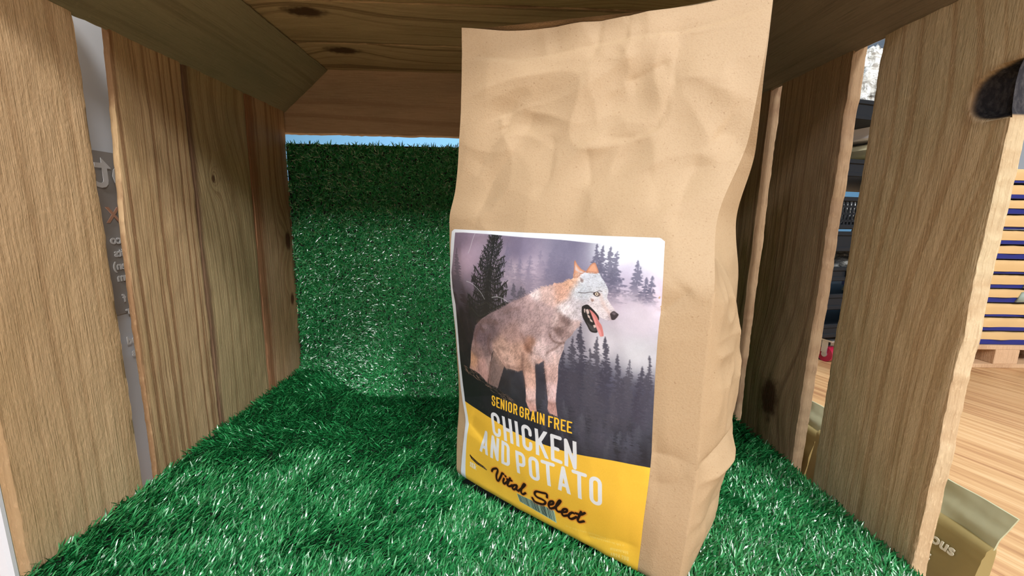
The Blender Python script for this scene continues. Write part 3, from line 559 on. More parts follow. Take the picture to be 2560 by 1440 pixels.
# misty sky and hills
num = np.zeros((IH, IW, 3)); den = np.zeros((IH, IW))
for x, yv, c in ART['bg']:
    w = 1 / (((XX - x) ** 2 + (YY - yv) ** 2) + 900) ** 1.6; num += w[..., None] * np.array(c) / 255; den += w
IMG[:] = num / den[..., None]
fog = noise2(120, 1) * .5 + noise2(45, 2) * .3 + noise2(14, 3) * .2
IMG += (fog * .045)[..., None]
trng = np.random.default_rng(3)
def conifer(ax, ay, h, w, col, alpha=.9, fade=.0):
    sl = win(ax - w * 1.3, ay, ax + w * 1.3, ay + h); X, Y = XX[sl], YY[sl]
    if X.size == 0: return
    t = (Y - ay) / h; lev = h / max(7, h / 13); saw = ((Y - ay) / lev) % 1
    jag = vnoise(np.c_[(Y / 5).ravel(), (np.sign(X - ax) * 7).ravel()], int(ax) % 97).reshape(X.shape)
    hw = w * np.clip(t, 0, 1) ** .75 * (.52 + .30 * saw + .45 * jag + .16 * np.sin(Y / 17. + ax)) + 1.0; X = X + 3 * np.sin(Y / 31. + ax)
    hole = vnoise(np.c_[(X / 7).ravel(), (Y / 5).ravel()], int(ax) % 89).reshape(X.shape)
    m = np.clip((hw - np.abs(X - ax)) / 5 + .5, 0, 1) * np.clip(1.15 - .8 * (hole > .45) * (np.abs(X - ax) > .25 * hw), 0, 1) * alpha * np.clip((1 - t) / (fade + 1e-3), 0, 1)
    blend(sl, m, col)
    lt = np.clip(hole * 1.2 - .2, 0, 1) * m; blend(sl, lt * .35, np.array(col) + 45)
for (ax, ay, h, w) in ART['conA']: conifer(ax, ay, h, w * 1.15, (92, 92, 116), .85, .5)
for k in range(16): conifer(trng.uniform(330, 680), trng.uniform(20, 150), trng.uniform(110, 200), trng.uniform(40, 70), (104, 102, 128), .35, .8)
for (ax, ay, h, w) in ART['conM']: conifer(ax, ay, h, w, (84, 80, 96), .7, .2)
for k in range(34):
    conifer(trng.uniform(560, 1000), trng.uniform(560, 800), trng.uniform(160, 260), trng.uniform(40, 62), tuple(np.array((66, 70, 88)) + trng.integers(-8, 12)), .55, .6)
for k, (ax, ay, h, w) in enumerate(ART['conL']): conifer(ax, ay, h, w * 1.1, (58 + k % 3 * 7, 60 + k % 3 * 7, 78 + k % 3 * 6), .85, .5)
for k in range(26): conifer(trng.uniform(540, 1000), trng.uniform(680, 860), trng.uniform(70, 120), trng.uniform(16, 34), tuple(np.array((74, 80, 96)) + trng.integers(-14, 14)), .5, .6)
sh = np.clip((YY - 830) / 130, 0, 1) * .75; blend((slice(0, IH), slice(0, IW)), sh, (26, 32, 44))
# dark undergrowth on the left and the big spruce
lm = np.clip((YY - 330 - .25 * XX + 60 * noise2(40, 9)) / 90, 0, 1) * np.clip((420 - XX + 40 * noise2(30, 8)) / 120, 0, 1)
blend((slice(0, IH), slice(0, IW)), lm * .88, (36, 36, 42))
for k in range(260):
    x, yv = trng.uniform(0, 400), trng.uniform(330, 860)
    stroke([(x, yv), (x + trng.normal(0, 5), yv + trng.uniform(12, 34))], trng.uniform(1.5, 4), (58, 54, 52) if k % 3 else (88, 78, 74), .35)
(ax, ay), (bx_, by_) = ART['spruce']
SPC = (34, 38, 40)
stroke([(ax, ay), (bx_, by_)], 9, SPC); stroke([(ax * .6 + bx_ * .4, ay * .6 + by_ * .4), (bx_, by_)], 34, SPC, .9, 22)
H = by_ - ay
for lv in range(23):
    t = lv / 22; x0, y0 = ax + (bx_ - ax) * t, ay + H * t
    for sd in (-1, 1):
        ln = (18 + 105 * t ** .75) * trng.uniform(.72, 1.15); up = trng.uniform(-.8, .0) * (1 - .35 * t)
        P = curve_pts([(x0, y0 - 6), (x0 + sd * ln * .5, y0 + ln * .16), (x0 + sd * ln, y0 + ln * (.02 + up * .5))], 5)
        stroke(P, 3 + 5 * t, SPC, .95)
        for f in range(1, len(P)):
            for rep in range(2):
                px, py = P[f]; px += trng.normal(0, 4); L2 = (9 + 20 * t) * trng.uniform(.5, 1.2); stroke([(px, py), (px + sd * trng.uniform(-2, 8), py + L2)], 2.2 + 2.6 * t, SPC, .9)
                stroke([(px, py), (px + sd * trng.uniform(4, 12), py - trng.uniform(4, 13))], 2.2, SPC, .9)
        if lv % 3 == 0: stroke(P + np.array([0, -2.]), 2, (78, 84, 74), .5)
for (ax, ay, h, w) in ART['conM'][1:]: conifer(ax, ay, h, w, (92, 92, 108), .7, .2)
# fallen log
poly(ART['log'] + [(-5, ART['log'][0][1])], (30, 32, 36))
lg = ART['log'][:8]
for k in range(90):
    i = trng.integers(0, 7); f = trng.random(); p = np.array(lg[i]) * (1 - f) + np.array(lg[i + 1]) * f + np.array([0, trng.uniform(0, 30)])
    stroke(curve_pts([p, p + (trng.uniform(6, 14), trng.uniform(-2, 6)), p + (trng.uniform(14, 26), trng.uniform(2, 12))], 4), trng.uniform(1.2, 2.6), (150, 122, 108) if k % 2 else (84, 72, 68), .75)
# the wolf
def closed(P, n=5):
    P = [tuple(p) for p in P]; Q = curve_pts(P[-2:] + P + P[:2], n); return [tuple(p) for p in Q[2 * n:-2 * n]]
for nm in ('mouth', 'jawlight', 'tongue', 'tonguelight', 'nose', 'noselight', 'ear2', 'cheekdark', 'eardark', 'head'): ART[nm] = closed(ART[nm], 3 if nm == 'head' else 5)
ART['teeth'] = [closed(t_) for t_ in ART['teeth']]
blx = np.array([(b[0], b[1], max(b[2], 6)) for b in ART['blob']]); blc = np.array([b[3] for b in ART['blob']], float) / 255
blc = np.clip((blc - .62) * 1.22 + .63, .1, 1)
blc = (blc * .70 + blc.mean(1, keepdims=True) * .30) * np.array([1.0, .985, 1.0])
MOT = noise2(11, 41) * .5 + noise2(24, 42) * .6 + noise2(5, 43) * .3
def coat(x, yv):
    q_ = (x[..., None] - blx[:, 0]) ** 2 + (yv[..., None] - blx[:, 1]) ** 2
    w = np.exp(-q_ / (blx[:, 2] * .66) ** 2) + 1e-5 / (q_ / 400 + 1) ** 2
    return (w[..., None] * blc).sum(-2) / w.sum(-1)[..., None]
hx, hy = np.mean([p[0] for p in ART['head']]), np.mean([p[1] for p in ART['head']])
legy = ART['body'][19][1]
def fill_coat(P, mul=1., soft=3., mot=.16):
    sl, m = poly_mask(P, soft); X, Y = XX[sl], YY[sl]
    mt = 1 + MOT[sl] * mot * np.where((X > hx - 40) & (Y < hy + 120), .35, 1) * np.where(Y > legy, .4, 1)
    c = np.clip(coat(X, Y) * mul * mt[..., None], 0, 1); IMG[sl] += m[..., None] * (c - IMG[sl]); return sl, m
def fur(mask, n_, mul=1.):
    ys_, xs_ = np.nonzero(mask > .6); pick = trng.integers(0, len(ys_), n_)
    for i in pick:
        x, yv = float(xs_[i]), float(ys_[i])
        if yv > legy - 20: ang = 1.62 + trng.normal(0, .2)
        elif x > hx - 60 and yv < hy + 150: ang = math.pi * .93 - .9 * (yv - hy) / 300 + trng.normal(0, .35)
        else: ang = 2.15 + trng.normal(0, .35)
        c = coat(np.array([x]), np.array([yv]))[0] * mul; r = trng.random(); mo = MOT[int(yv), int(x)]
        c = c * (trng.uniform(.55, .86) if r < .36 - .25 * mo else trng.uniform(.98, 1.28)) * 255
        L2 = trng.uniform(5, 12) if x < hx - 40 else trng.uniform(2.5, 6)
        stroke([(x, yv), (x + math.cos(ang) * L2, yv + math.sin(ang) * L2)], trng.uniform(.8, 1.5), np.clip(c, 0, 255), .42)
full = np.zeros((IH, IW)); far_ = np.zeros((IH, IW))
sl, m = fill_coat(ART['farhind'], .74); far_[sl] = m; fur(far_, 1200, .74)
for nm in ('body', 'head'):
    sl, m = fill_coat(ART[nm]); full[sl] = np.maximum(full[sl], m)
bd = ART['body']
# folds that the print shows: neck to chest, elbow, flank, thigh, back of the legs
def shade(P, w, a_, col=(92, 70, 66), soft=14): stroke(curve_pts(P, 6), w, col, a_, soft)
ORG = (206, 150, 120)
for e in ('ear1', 'ear2'):
    poly(ART[e], (176, 122, 98), 1, 2.); c0 = np.mean(ART[e], 0); poly([tuple(c0 + (np.array(p) - c0) * .72) for p in ART[e]], (216, 164, 134), .8, 7)
poly(ART['ear1in'], (206, 196, 200), .8, 5)
fur(full, 14000)
for P_, w_, a_ in ART['folds']: shade(P_, w_, min(.9, a_ * 1.25))
fur(full, 8000)
top_edge = ART['body'][-14:]
for k in range(420):                                    # loose hair along the back
    i = trng.integers(0, len(top_edge) - 1); f = trng.random(); p = np.array(top_edge[i]) * (1 - f) + np.array(top_edge[i + 1]) * f
    stroke([p + (4, 3), p + (trng.uniform(-12, -3), trng.uniform(-7, 1))], 1.4, coat(p[:1], p[1:])[0] * 255 * trng.uniform(.8, 1.15), .6)
for P_, c_, a_ in ((ART['eardark'], (120, 96, 92), .7), (ART['cheekdark'], (128, 96, 88), .7)): poly(P_, c_, a_, 6)
# dividing lines of the legs and chest
poly(ART['mouth'], (36, 38, 42), 1, 2.); poly(ART['jawlight'], (92, 92, 98), .6, 5)
poly(ART['tongue'], (206, 128, 128), 1, 2.); poly(ART['tonguelight'], (236, 168, 172), .7, 5)
for t_ in ART['teeth']: poly(t_, (226, 208, 204), .9, 3)
stroke(curve_pts(ART['eyeline'], 5), 3.2, (86, 82, 90), .7, 2.)
ex, ey = ART['eye']
poly(closed([(ex - 15, ey + 1), (ex - 4, ey - 8), (ex + 8, ey - 7), (ex + 15, ey + 2), (ex + 6, ey + 9), (ex - 6, ey + 8)]), (66, 58, 62), 1, 2.)
for r_, c_ in ((13, (226, 216, 200)), (5.5, (58, 52, 52))): stroke([(ex, ey), (ex + .1, ey)], r_, c_)
stroke(curve_pts([(ex + 14, ey + 2), (ex + 30, ey + 40), (ex + 62, ey + 78)], 6), 14, (206, 178, 172), .45, 12)
poly(ART['nose'], (58, 52, 60), 1, 2.5); poly(ART['noselight'], (128, 118, 128), .7, 5)
for k, wdt in (('arc1', 3.5), ('arc2', 5), ('arc3', 3)): stroke(curve_pts(ART[k], 6), wdt, (200, 205, 215), .55, 2.5)
# yellow field
yl = curve_pts(ART['yellow'], 8)
poly([(-20, yl[0][1] - 2)] + [tuple(p) for p in yl] + [(1030, yl[-1][1]), (1030, IH + 20), (-20, IH + 20)], (236, 192, 66), 1, 1.5)
# lettering: condensed capitals from straight and round strokes
def arc(cx, cy, rx, ry, a0, a1, n=9): return [(cx + rx * math.cos(t), cy + ry * math.sin(t)) for t in np.linspace(a0, a1, n)]
PI = math.pi; rr, ry_ = .5, .17
OUTL = arc(rr, 1 - ry_, rr, ry_, 0, PI) + arc(rr, ry_, rr, ry_, PI, 2 * PI)
GL = {'I': (.0, [[(0, 0), (0, 1)]]), 'C': (1, [[(1, .70)] + OUTL + [(1, .30)]]), 'O': (1, [OUTL + [OUTL[0]]]),
 'G': (1, [[(1, .70)] + OUTL + [(1, .48), (.55, .48)]]),
 'S': (1, [[(1, .72)] + arc(rr, 1 - ry_, rr, ry_, 0, PI) + [(0, .72), (.12, .60), (.88, .42), (1, .30)] + arc(rr, ry_, rr, ry_, 0, -PI) + [(0, .28)]]),
 'E': (.8, [[(1, 1), (0, 1), (0, 0), (1, 0)], [(0, .5), (.85, .5)]]), 'F': (.8, [[(1, 1), (0, 1), (0, 0)], [(0, .5), (.85, .5)]]),
 'N': (1.05, [[(0, 0), (0, 1), (1, 0), (1, 1)]]), 'H': (1, [[(0, 0), (0, 1)], [(1, 0), (1, 1)], [(0, .5), (1, .5)]]),
 'K': (1.1, [[(0, 0), (0, 1)], [(1, 1), (.05, .42)], [(.3, .58), (1.05, 0)]]), 'A': (1.12, [[(0, 0), (.5, 1), (1, 0)], [(.2, .24), (.8, .24)]]),
 'D': (1, [[(0, 0), (0, 1)], [(0, 1), (.5, 1)] + arc(rr, 1 - ry_, rr, ry_, PI / 2, 0) + arc(rr, ry_, rr, ry_, 0, -PI / 2) + [(0, 0)]]),
 'P': (1, [[(0, 0), (0, 1)], [(0, 1), (.5, 1)] + arc(rr, 1 - ry_, rr, ry_, PI / 2, 0) + arc(rr, .43 + ry_, rr, ry_, 0, -PI / 2) + [(0, .43)]]),
 'R': (1, [[(0, 0), (0, 1)], [(0, 1), (.5, 1)] + arc(rr, 1 - ry_, rr, ry_, PI / 2, 0) + arc(rr, .48 + ry_, rr, ry_, 0, -PI / 2) + [(0, .48)], [(.62, .48), (1, 0)]]),
 'T': (1, [[(0, 1), (1, 1)], [(.5, 1), (.5, 0)]]), 'B': (1, [[(0, 0), (0, 1)], [(0, 1), (.5, 1)] + arc(rr, 1 - ry_, .42, ry_, PI / 2, 0) + [(.86, .66), (.6, .53), (0, .53)], [(.6, .53), (1, .40)] + arc(rr, ry_, rr, ry_, 0, -PI / 2) + [(0, 0)]]),
 '2': (1, [[(0, .72)] + arc(rr, 1 - ry_, rr, ry_, PI, 0) + [(1, .66), (.05, .04), (0, 0), (1, 0)]]), '4': (1, [[(.75, 0), (.75, 1), (0, .28), (1, .28)]]),
 'Q': (1, [OUTL + [OUTL[0]], [(.6, .25), (1.05, -.02)]]), ' ': (.35, [])}
def word(txt, quad, col, stem=.14, gap=.11, letter=.26, alpha=1.):
    """Fit a word into a quad TL, TR, BR, BL (sticker pixels)."""
    TL, TR, BR, BL = [np.array(p, float) for p in quad]; ht = (np.linalg.norm(TL - BL) + np.linalg.norm(TR - BR)) / 2; sw = stem * ht
    adv = [GL[c][0] * letter * ht + (sw if c != ' ' else 0) for c in txt]; g = gap * ht; tot = sum(adv) + g * (len(txt) - 1)
    wid = (np.linalg.norm(TR - TL) + np.linalg.norm(BR - BL)) / 2; k = (wid - sum(sw for c in txt if c != ' ')) / (tot - sum(sw for c in txt if c != ' '))
    x = 0.; clip, = [np.zeros((IH, IW))]
    sl, m = poly_mask([TL + (TL - BL) * 0 + (-20, 0), TR + (20, 0), BR + (20, 0), BL + (-20, 0)], 1.2); clip[sl] = m
    mp = lambda sx, t: (1 - t) * ((1 - sx) * BL + sx * BR) + t * ((1 - sx) * TL + sx * TR)
    lay = np.zeros((IH, IW))
    for c, a_ in zip(txt, adv):
        lw = GL[c][0] * letter * ht * k
        for path in GL[c][1]:
            pts_ = [mp((x + sw / 2 + px * lw) / wid, (sw / 2 + py * (ht - sw)) / ht) for px, py in path]
            P = np.array(pts_)
            if len(P) <= 4 and len(P) >= 2:             # square ends
                P = P.copy()
                for a0, b0_ in ((0, 1), (-1, -2)):
                    if path[a0][1] not in (0, 1): continue
                    d_ = P[a0] - P[b0_]; P[a0] = P[a0] + d_ / (np.linalg.norm(d_) + 1e-9) * sw * .45
            s2 = win(P[:, 0].min() - sw, P[:, 1].min() - sw, P[:, 0].max() + sw, P[:, 1].max() + sw); X, Y = XX[s2], YY[s2]; d = np.full(X.shape, 1e9)
            for j in range(len(P) - 1): d = np.minimum(d, seg_d(X, Y, P[j], P[j + 1]))
            lay[s2] = np.maximum(lay[s2], np.clip(.5 + (sw / 2 - d) / 1.2, 0, 1))
        x += lw + (sw if c != ' ' else 0) + g * k
    blend((slice(0, IH), slice(0, IW)), lay * clip * alpha, col)
YEL = (244, 196, 58); WHT = (222, 230, 240)
word('SENIOR', ART['txt']['SENIOR'], YEL); word('GRAIN', ART['txt']['GRAIN'], YEL); word('FREE', ART['txt']['FREE'], YEL)
word('CHICKEN', ART['txt']['CHICKEN'], WHT, .138, .12); word('AND', ART['txt']['AND'], WHT, .138, .12); word('POTATO', ART['txt']['POTATO'], WHT, .138, .12)
# barcode
bq = [np.array(p, float) for p in ART['barcode']]
bm = lambda a_, b_: (1 - b_) * ((1 - a_) * bq[0] + a_ * bq[1]) + b_ * ((1 - a_) * bq[3] + a_ * bq[2])
poly([bm(-.02, -.03), bm(1.02, -.03), bm(1.02, 1.03), bm(-.02, 1.03)], (170, 200, 178), 1)
xx_ = 0.
while xx_ < .99:
    w_ = trng.choice([.008, .012, .018, .024]); poly([bm(xx_, 0), bm(min(1, xx_ + w_), 0), bm(min(1, xx_ + w_), .97), bm(xx_, .97)], (22, 34, 38), 1, .8); xx_ += w_ + trng.choice([.008, .012, .018])
# brush script with a red-brown glow
for P in ART['script']: stroke(curve_pts(P, 6) if len(P) > 2 else P, 21, (196, 92, 40), .55, 9)
for P in ART['script']: stroke(curve_pts(P, 6) if len(P) > 2 else P, 11.5, (40, 18, 16), 1, 2.)
poly(ART['swoosh'], (48, 30, 22), 1, 1.2)
sw_ = ART['swoosh']; mid = curve_pts([((sw_[k][0] + sw_[-1 - k][0]) / 2, (sw_[k][1] + sw_[-1 - k][1]) / 2) for k in range(1, 5)], 10)
for k in range(2, len(mid) - 3):
    if k % 6: stroke([mid[k] + (0, -3), mid[k] + (1, 3)], 1.6, (210, 190, 150), .7)
word('2KG', ART['kg'], WHT, .16, .12, alpha=.85)
em = ART['emark']; stroke(curve_pts([em[0], ((em[0][0] + em[3][0]) / 2 - 5, (em[0][1] + em[3][1]) / 2), em[3]], 5), 4, WHT, .8)
word('AB24 2BQ', ART['post'], (236, 222, 150), .13, .14, alpha=.75)
for nm, rows in (('small1', 1), ('small2', 1)):
    a_, b_ = [np.array(p, float) for p in ART[nm]]
    for k in range(46):
        if trng.random() < .82: p = a_ + (b_ - a_) * (k / 46); stroke([p, p + (trng.uniform(-1, 3), trng.uniform(5, 9))], 1.8, (240, 224, 150), .45)
ad = [np.array(p, float) for p in ART['addr']]
for k in range(22): p = ad[0] + (ad[1] - ad[0]) * k / 22; stroke([p, p + (trng.uniform(-2, 4), trng.uniform(8, 14))], 2.2, (240, 224, 150), .5)
# paper texture and white rim
IMG += (noise2(2.2, 21) * .012)[..., None]
rim = ART['border_in'] + [(ART['border_in'][-1][0] - 2, IH + 20), (-30, IH + 20), (-30, -30)] + [(1040, -30), (1040, ART['border_top'][-1][1] + 4)] + ART['border_top'][::-1]
poly(rim, (216, 226, 238), 1, 1.6)
img = bpy.data.images.new('wolf_sticker_print', IW, IH)
buf = np.ones((IH, IW, 4), np.float32); buf[..., :3] = np.clip(IMG, 0, 1)[::-1]
img.pixels.foreach_set(buf.ravel()); img.update()

# =====================================================================  paper bag
n = NT('kraft paper'); tc = n.n('TexCoord'); ob = tc.outputs['Object']
f1 = n.noise(ob, 900., 3., .6); f2 = n.noise(ob, 9., 3.); sp_ = n.noise(ob, 620., 1.)
col = n.mix(f2, (.47, .345, .215), (.43, .31, .185)); col = n.mix(n.math('MULTIPLY', n.smooth(f1, .45, .75), .30), col, (.34, .215, .115))
col = n.mix(n.math('MULTIPLY', n.smooth(sp_, .70, .78), .5), col, (.26, .15, .075))
n.bump(n.math('ADD', f1, n.math('MULTIPLY', n.noise(ob, 70., 3.), 1.2)), .35, .0006); n.out(Base_Color=col, Roughness=.62); n.b.inputs['Specular IOR Level'].default_value = .3
KRAFT = n.m
bag = empty('paper_bag', (.075, .33, .162), 'tall brown kraft paper bag with a wolf sticker standing on green grass', 'paper bag')
NU, NV2 = 170, 330
tt = np.linspace(0, 1, NV2)
uf = np.linspace(0, 1, NU)
U, Tt = np.meshgrid(uf, tt, indexing='ij')
zbt, ztp = zbot(U), ztop(U); Zf = zbt + Tt * (ztp - zbt)
front = front_pt(U, Zf)
zl = zbot(0.) + tt * (ztop(0.) - zbot(0.)); zr = zbot(1.) + tt * (ztop(1.) - zbot(1.))
def gus(z): return hermite(z, [.16, .20, .28, .345, .385, .415, .45, .50, .54], [.004, .010, .010, .004, -.012, -.030, -.046, -.052, -.052])
def side_strip(A, Bk, z, nrm, ns, seed):
    f = np.linspace(0, 1, ns)[1:-1][:, None]; half = 1 - np.abs(2 * f - 1)
    P = A[None] * (1 - f[..., None]) + Bk[None] * f[..., None]
    g = gus(z)[None]; fold = np.where(g < 0, half, 1 - np.abs(2 * f - 1) ** 2.2)
    q_ = np.c_[(f + 0 * z[None]).ravel() * .11 + seed, (0 * f + z[None]).ravel()]
    cr = .0024 * (1 - 2 * np.abs(vnoise(q_ * 24, seed + 1))) + .0012 * (1 - 2 * np.abs(vnoise(q_ * 55 + 3, seed + 3))) + .0014 * vnoise(q_ * 11, seed + 2)
    cr = cr.reshape(len(f), len(z)) * np.clip(half * 4, 0, 1) * np.clip((z[None] - .165) / .05, .2, 1)
    if seed == 50:                                      # pinched folds on the visible side
        zz_, ff = np.broadcast_arrays(z[None], f)
        for z0, z1, amp, wv in ((.252, .264, -.0055, .005), (.240, .243, .0034, .005), (.330, .322, .0015, .008), (.205, .214, -.0014, .009), (.183, .200, -.0012, .008), (.30, .29, .0012, .01)):
            cr = cr + amp * np.exp(-np.abs(zz_ - (z0 + (z1 - z0) * ff)) / wv) * np.clip(half * 3, 0, 1)
    P = P + nrm * (g * fold + cr)[..., None]
    fb_, zb_ = np.broadcast_arrays(f, z[None]); du = np.clip(-g, 0, 1) * half / PW    # above the fill the gusset tucks in between the panels
    u_ = 1 - du if seed == 50 else du; ff_ = fb_ if seed == 50 else 1 - fb_
    t_ = (zb_ - z[0]) / (z[-1] - z[0]); k_ = np.clip(-g / .012, 0, 1) + 0 * fb_
    zb_ = zb_ * (1 - k_) + (z[0] + t_ * (ztop(u_) - .0014 - z[0])) * k_
    Pf = front_pt(u_ + 0 * fb_, zb_) - NF * (depth(zb_) * ff_)[..., None]
    P = P * (1 - k_[..., None]) + Pf * k_[..., None]; P[..., 2] = zb_; return P
nb = 46
def back_of(A, z): P = A - NF * depth(z)[:, None]; P[:, 2] = z; return P
Fl, Fr = front[0].copy(), front[-1].copy(); Bl, Br = back_of(Fl, zl), back_of(Fr, zr)
fb = np.linspace(0, 1, nb)[:, None]
Bz = zr[None] * (1 - fb) + zl[None] * fb; ub = 1 - fb[:, 0]
topz = ztop(ub)[:, None] - .0006; botz = zbot(ub)[:, None]; Bz = botz + tt[None] * (topz - botz)
back = Br[None] * (1 - fb[..., None]) + Bl[None] * fb[..., None]
eb = np.clip(np.minimum(ub, 1 - ub) * 9, 0, 1)[:, None] + 0 * Bz
back = back + NF * (crumple(ub[:, None] + 0 * Bz, Bz) * eb * np.clip((Bz - .40) / .07, 0, 1))[..., None]
back = back - NF * (bulge(Bz) * .9 * (1 - np.abs(2 * fb - 1) ** 2.4) + .0012 * vnoise(np.c_[(fb * .2 + 0 * Bz).ravel() * 30, Bz.ravel() * 30], 9).reshape(Bz.shape))[..., None]; back[..., 2] = Bz
kb = np.clip((Bz - .462) / .035, 0, 1)[..., None]; back = back * (1 - kb) + (front_pt(ub[:, None] + 0 * Bz, Bz) - NF * depth(Bz)[..., None]) * kb; back[..., 2] = Bz
right = side_strip(Fr, Br, zr, NR, 60, 50); left = side_strip(Bl, Fl, zl, -NR, 40, 70)
ring = np.concatenate([front, right, back, left], 0); nr = len(ring)
cb = ring[:, 0].mean(0); Vb = ring.reshape(-1, 3)
fan = [[k * NV2 for k in range(nr)]]; q = grid_quads(nr, NV2, wrap=True)
me = np_mesh('bag_body', Vb, q, extra=[fan[0][::-1], [k * NV2 + NV2 - 1 for k in range(nr)]], sharp=55)
put('bag_body', me, KRAFT, bag)
# sticker
na, nbv = 150, 210
Ua = np.zeros((na, nbv)); Zs = np.zeros((na, nbv)); A_, B_ = np.meshgrid(np.linspace(0, 1, na), np.linspace(0, 1, nbv), indexing='ij')
ztl = hermite(A_, [0, .02, .98, 1], [.3865, .3885, .3885, .3865])
Zs = zbot(A_ * .865) + .0012 + B_ * (ztl - zbot(A_ * .865) - .0012)
u0 = hermite(Zs, [.160, .172, .19, .2042, .2275, .2464, .26, .30, .35, .376, .390], [.030, .030, .036, .046, .056, .030, .018, .008, .001, .010, .020])
Ua = u0 + A_ * (.865 - u0)
St = front_pt(Ua, Zs, .00035)
uvs = np.stack([Ua / .866, (Zs - .158) / .231], -1).reshape(-1, 2)
n = NT('sticker print'); ti = n.n('TexImage'); ti.image = img; ti.interpolation = 'Linear'; ti.extension = 'EXTEND'
uvn = n.n('UVMap'); uvn.uv_map = 'print'; n.t.links.new(uvn.outputs[0], ti.inputs[0])
hv = n.noise(n.n('TexCoord').outputs['Object'], 45., 2.); n.bump(hv, .15, .001); n.out(Base_Color=ti.outputs[0], Roughness=.36); n.b.inputs['Specular IOR Level'].default_value = .4
put('sticker', np_mesh('sticker', St.reshape(-1, 3), grid_quads(na, nbv), uv=uvs), n.m, bag, label='white rimmed sticker printed with a wolf and yellow lower field')

# =====================================================================  things outside the crate
def text_mesh(txt, size, mirror=False, xs=1., offset=0., extrude=.0002):
    cu = bpy.data.curves.new('lettering', 'FONT'); cu.body = txt; cu.size = size; cu.extrude = extrude; cu.offset = offset; cu.resolution_u = 3; cu.align_x = 'LEFT'
    o = bpy.data.objects.new('lettering', cu); COL.objects.link(o); bpy.context.view_layer.update()
    me = bpy.data.meshes.new_from_object(o); bpy.data.objects.remove(o); bpy.data.curves.remove(cu)
    if mirror or xs != 1:
        me.transform(Matrix.Diagonal((-xs if mirror else xs, 1, 1, 1)))
        if mirror: me.flip_normals()
    return me
def axes(o, x, y, z): return Matrix(((x[0], y[0], z[0], o[0]), (x[1], y[1], z[1], o[1]), (x[2], y[2], z[2], o[2]), (0, 0, 0, 1)))

# banner seen through the left gap (its lettering reads backwards from inside)
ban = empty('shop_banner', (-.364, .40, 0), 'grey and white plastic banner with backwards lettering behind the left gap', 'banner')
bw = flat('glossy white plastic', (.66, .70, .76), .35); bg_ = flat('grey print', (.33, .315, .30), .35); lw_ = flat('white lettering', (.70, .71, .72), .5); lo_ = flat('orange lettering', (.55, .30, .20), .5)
def sheet(name, x, y0, y1, z0, z1, mat, parent, th=.0012, amp=.0015):
    yy, zz2 = np.linspace(y0, y1, 12), np.linspace(z0, z1, 40); Yg, Zg = np.meshgrid(yy, zz2, indexing='ij')
    xg = x + amp * np.sin(Zg * 23) + amp * .6 * vnoise(np.c_[Yg.ravel() * 20, Zg.ravel() * 14], 2).reshape(Yg.shape)
    a_ = np.stack([xg, Yg, Zg], -1).reshape(-1, 3); b_ = a_ - (th, 0, 0); m_ = len(a_)
    rim = []
    for k in range(11): rim += [(k * 40, m_ + k * 40, m_ + (k + 1) * 40, (k + 1) * 40), (k * 40 + 39, (k + 1) * 40 + 39, m_ + (k + 1) * 40 + 39, m_ + k * 40 + 39)]
    for k in range(39): rim += [(k, k + 1, m_ + k + 1, m_ + k), (11 * 40 + k, m_ + 11 * 40 + k, m_ + 11 * 40 + k + 1, 11 * 40 + k + 1)]
    return put(name, np_mesh(name, np.r_[a_, b_], np.r_[grid_quads(12, 40), grid_quads(12, 40, m_, flip=True), rim], sharp=40), mat, parent)
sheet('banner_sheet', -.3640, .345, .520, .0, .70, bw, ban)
gp = sheet('grey_print', -.3625, .352, .512, .300, .449, bg_, ban, .0006); gp['label'] = 'grey printed panel'  # grey print ends early; the white left below paints in reflected light
TXT = axes
for txt, sz, z, yq, mt in (('ot', .046, .4175, .4205, lw_), ('X', .020, .386, .399, lo_), ('beco', .0115, .3665, .4075, lw_), ('efits', .0105, .3545, .4045, lw_), ('agen)', .0105, .3425, .4065, lw_), ('ium', .0105, .3315, .4020, lw_),
                          ('all f', .0105, .3115, .4040, lw_), ('for', .0105, .2990, .4030, lw_), ('rt', .0105, .2870, .4040, lw_), ('and', .0105, .2700, .4020, lw_), ('rts', .0105, .2570, .4020, lw_)):
    me = text_mesh(txt, sz, mirror=True, offset=.0003)
    put('lettering', me, mt, ban, axes((-.3605, yq, z), (0, 1, 0), (0, 0, 1), (1, 0, 0)))
# white metal post against the left front plank
mb = MB().box((-.3062, .2285, .30), (.0085, .005, .60), b=.0015)
tag(put('metal_post', mb.mesh('metal_post'), flat('white powder coat', (.62, .66, .74), .35)), 'thin white metal post at the lower left corner of the crate', 'post')

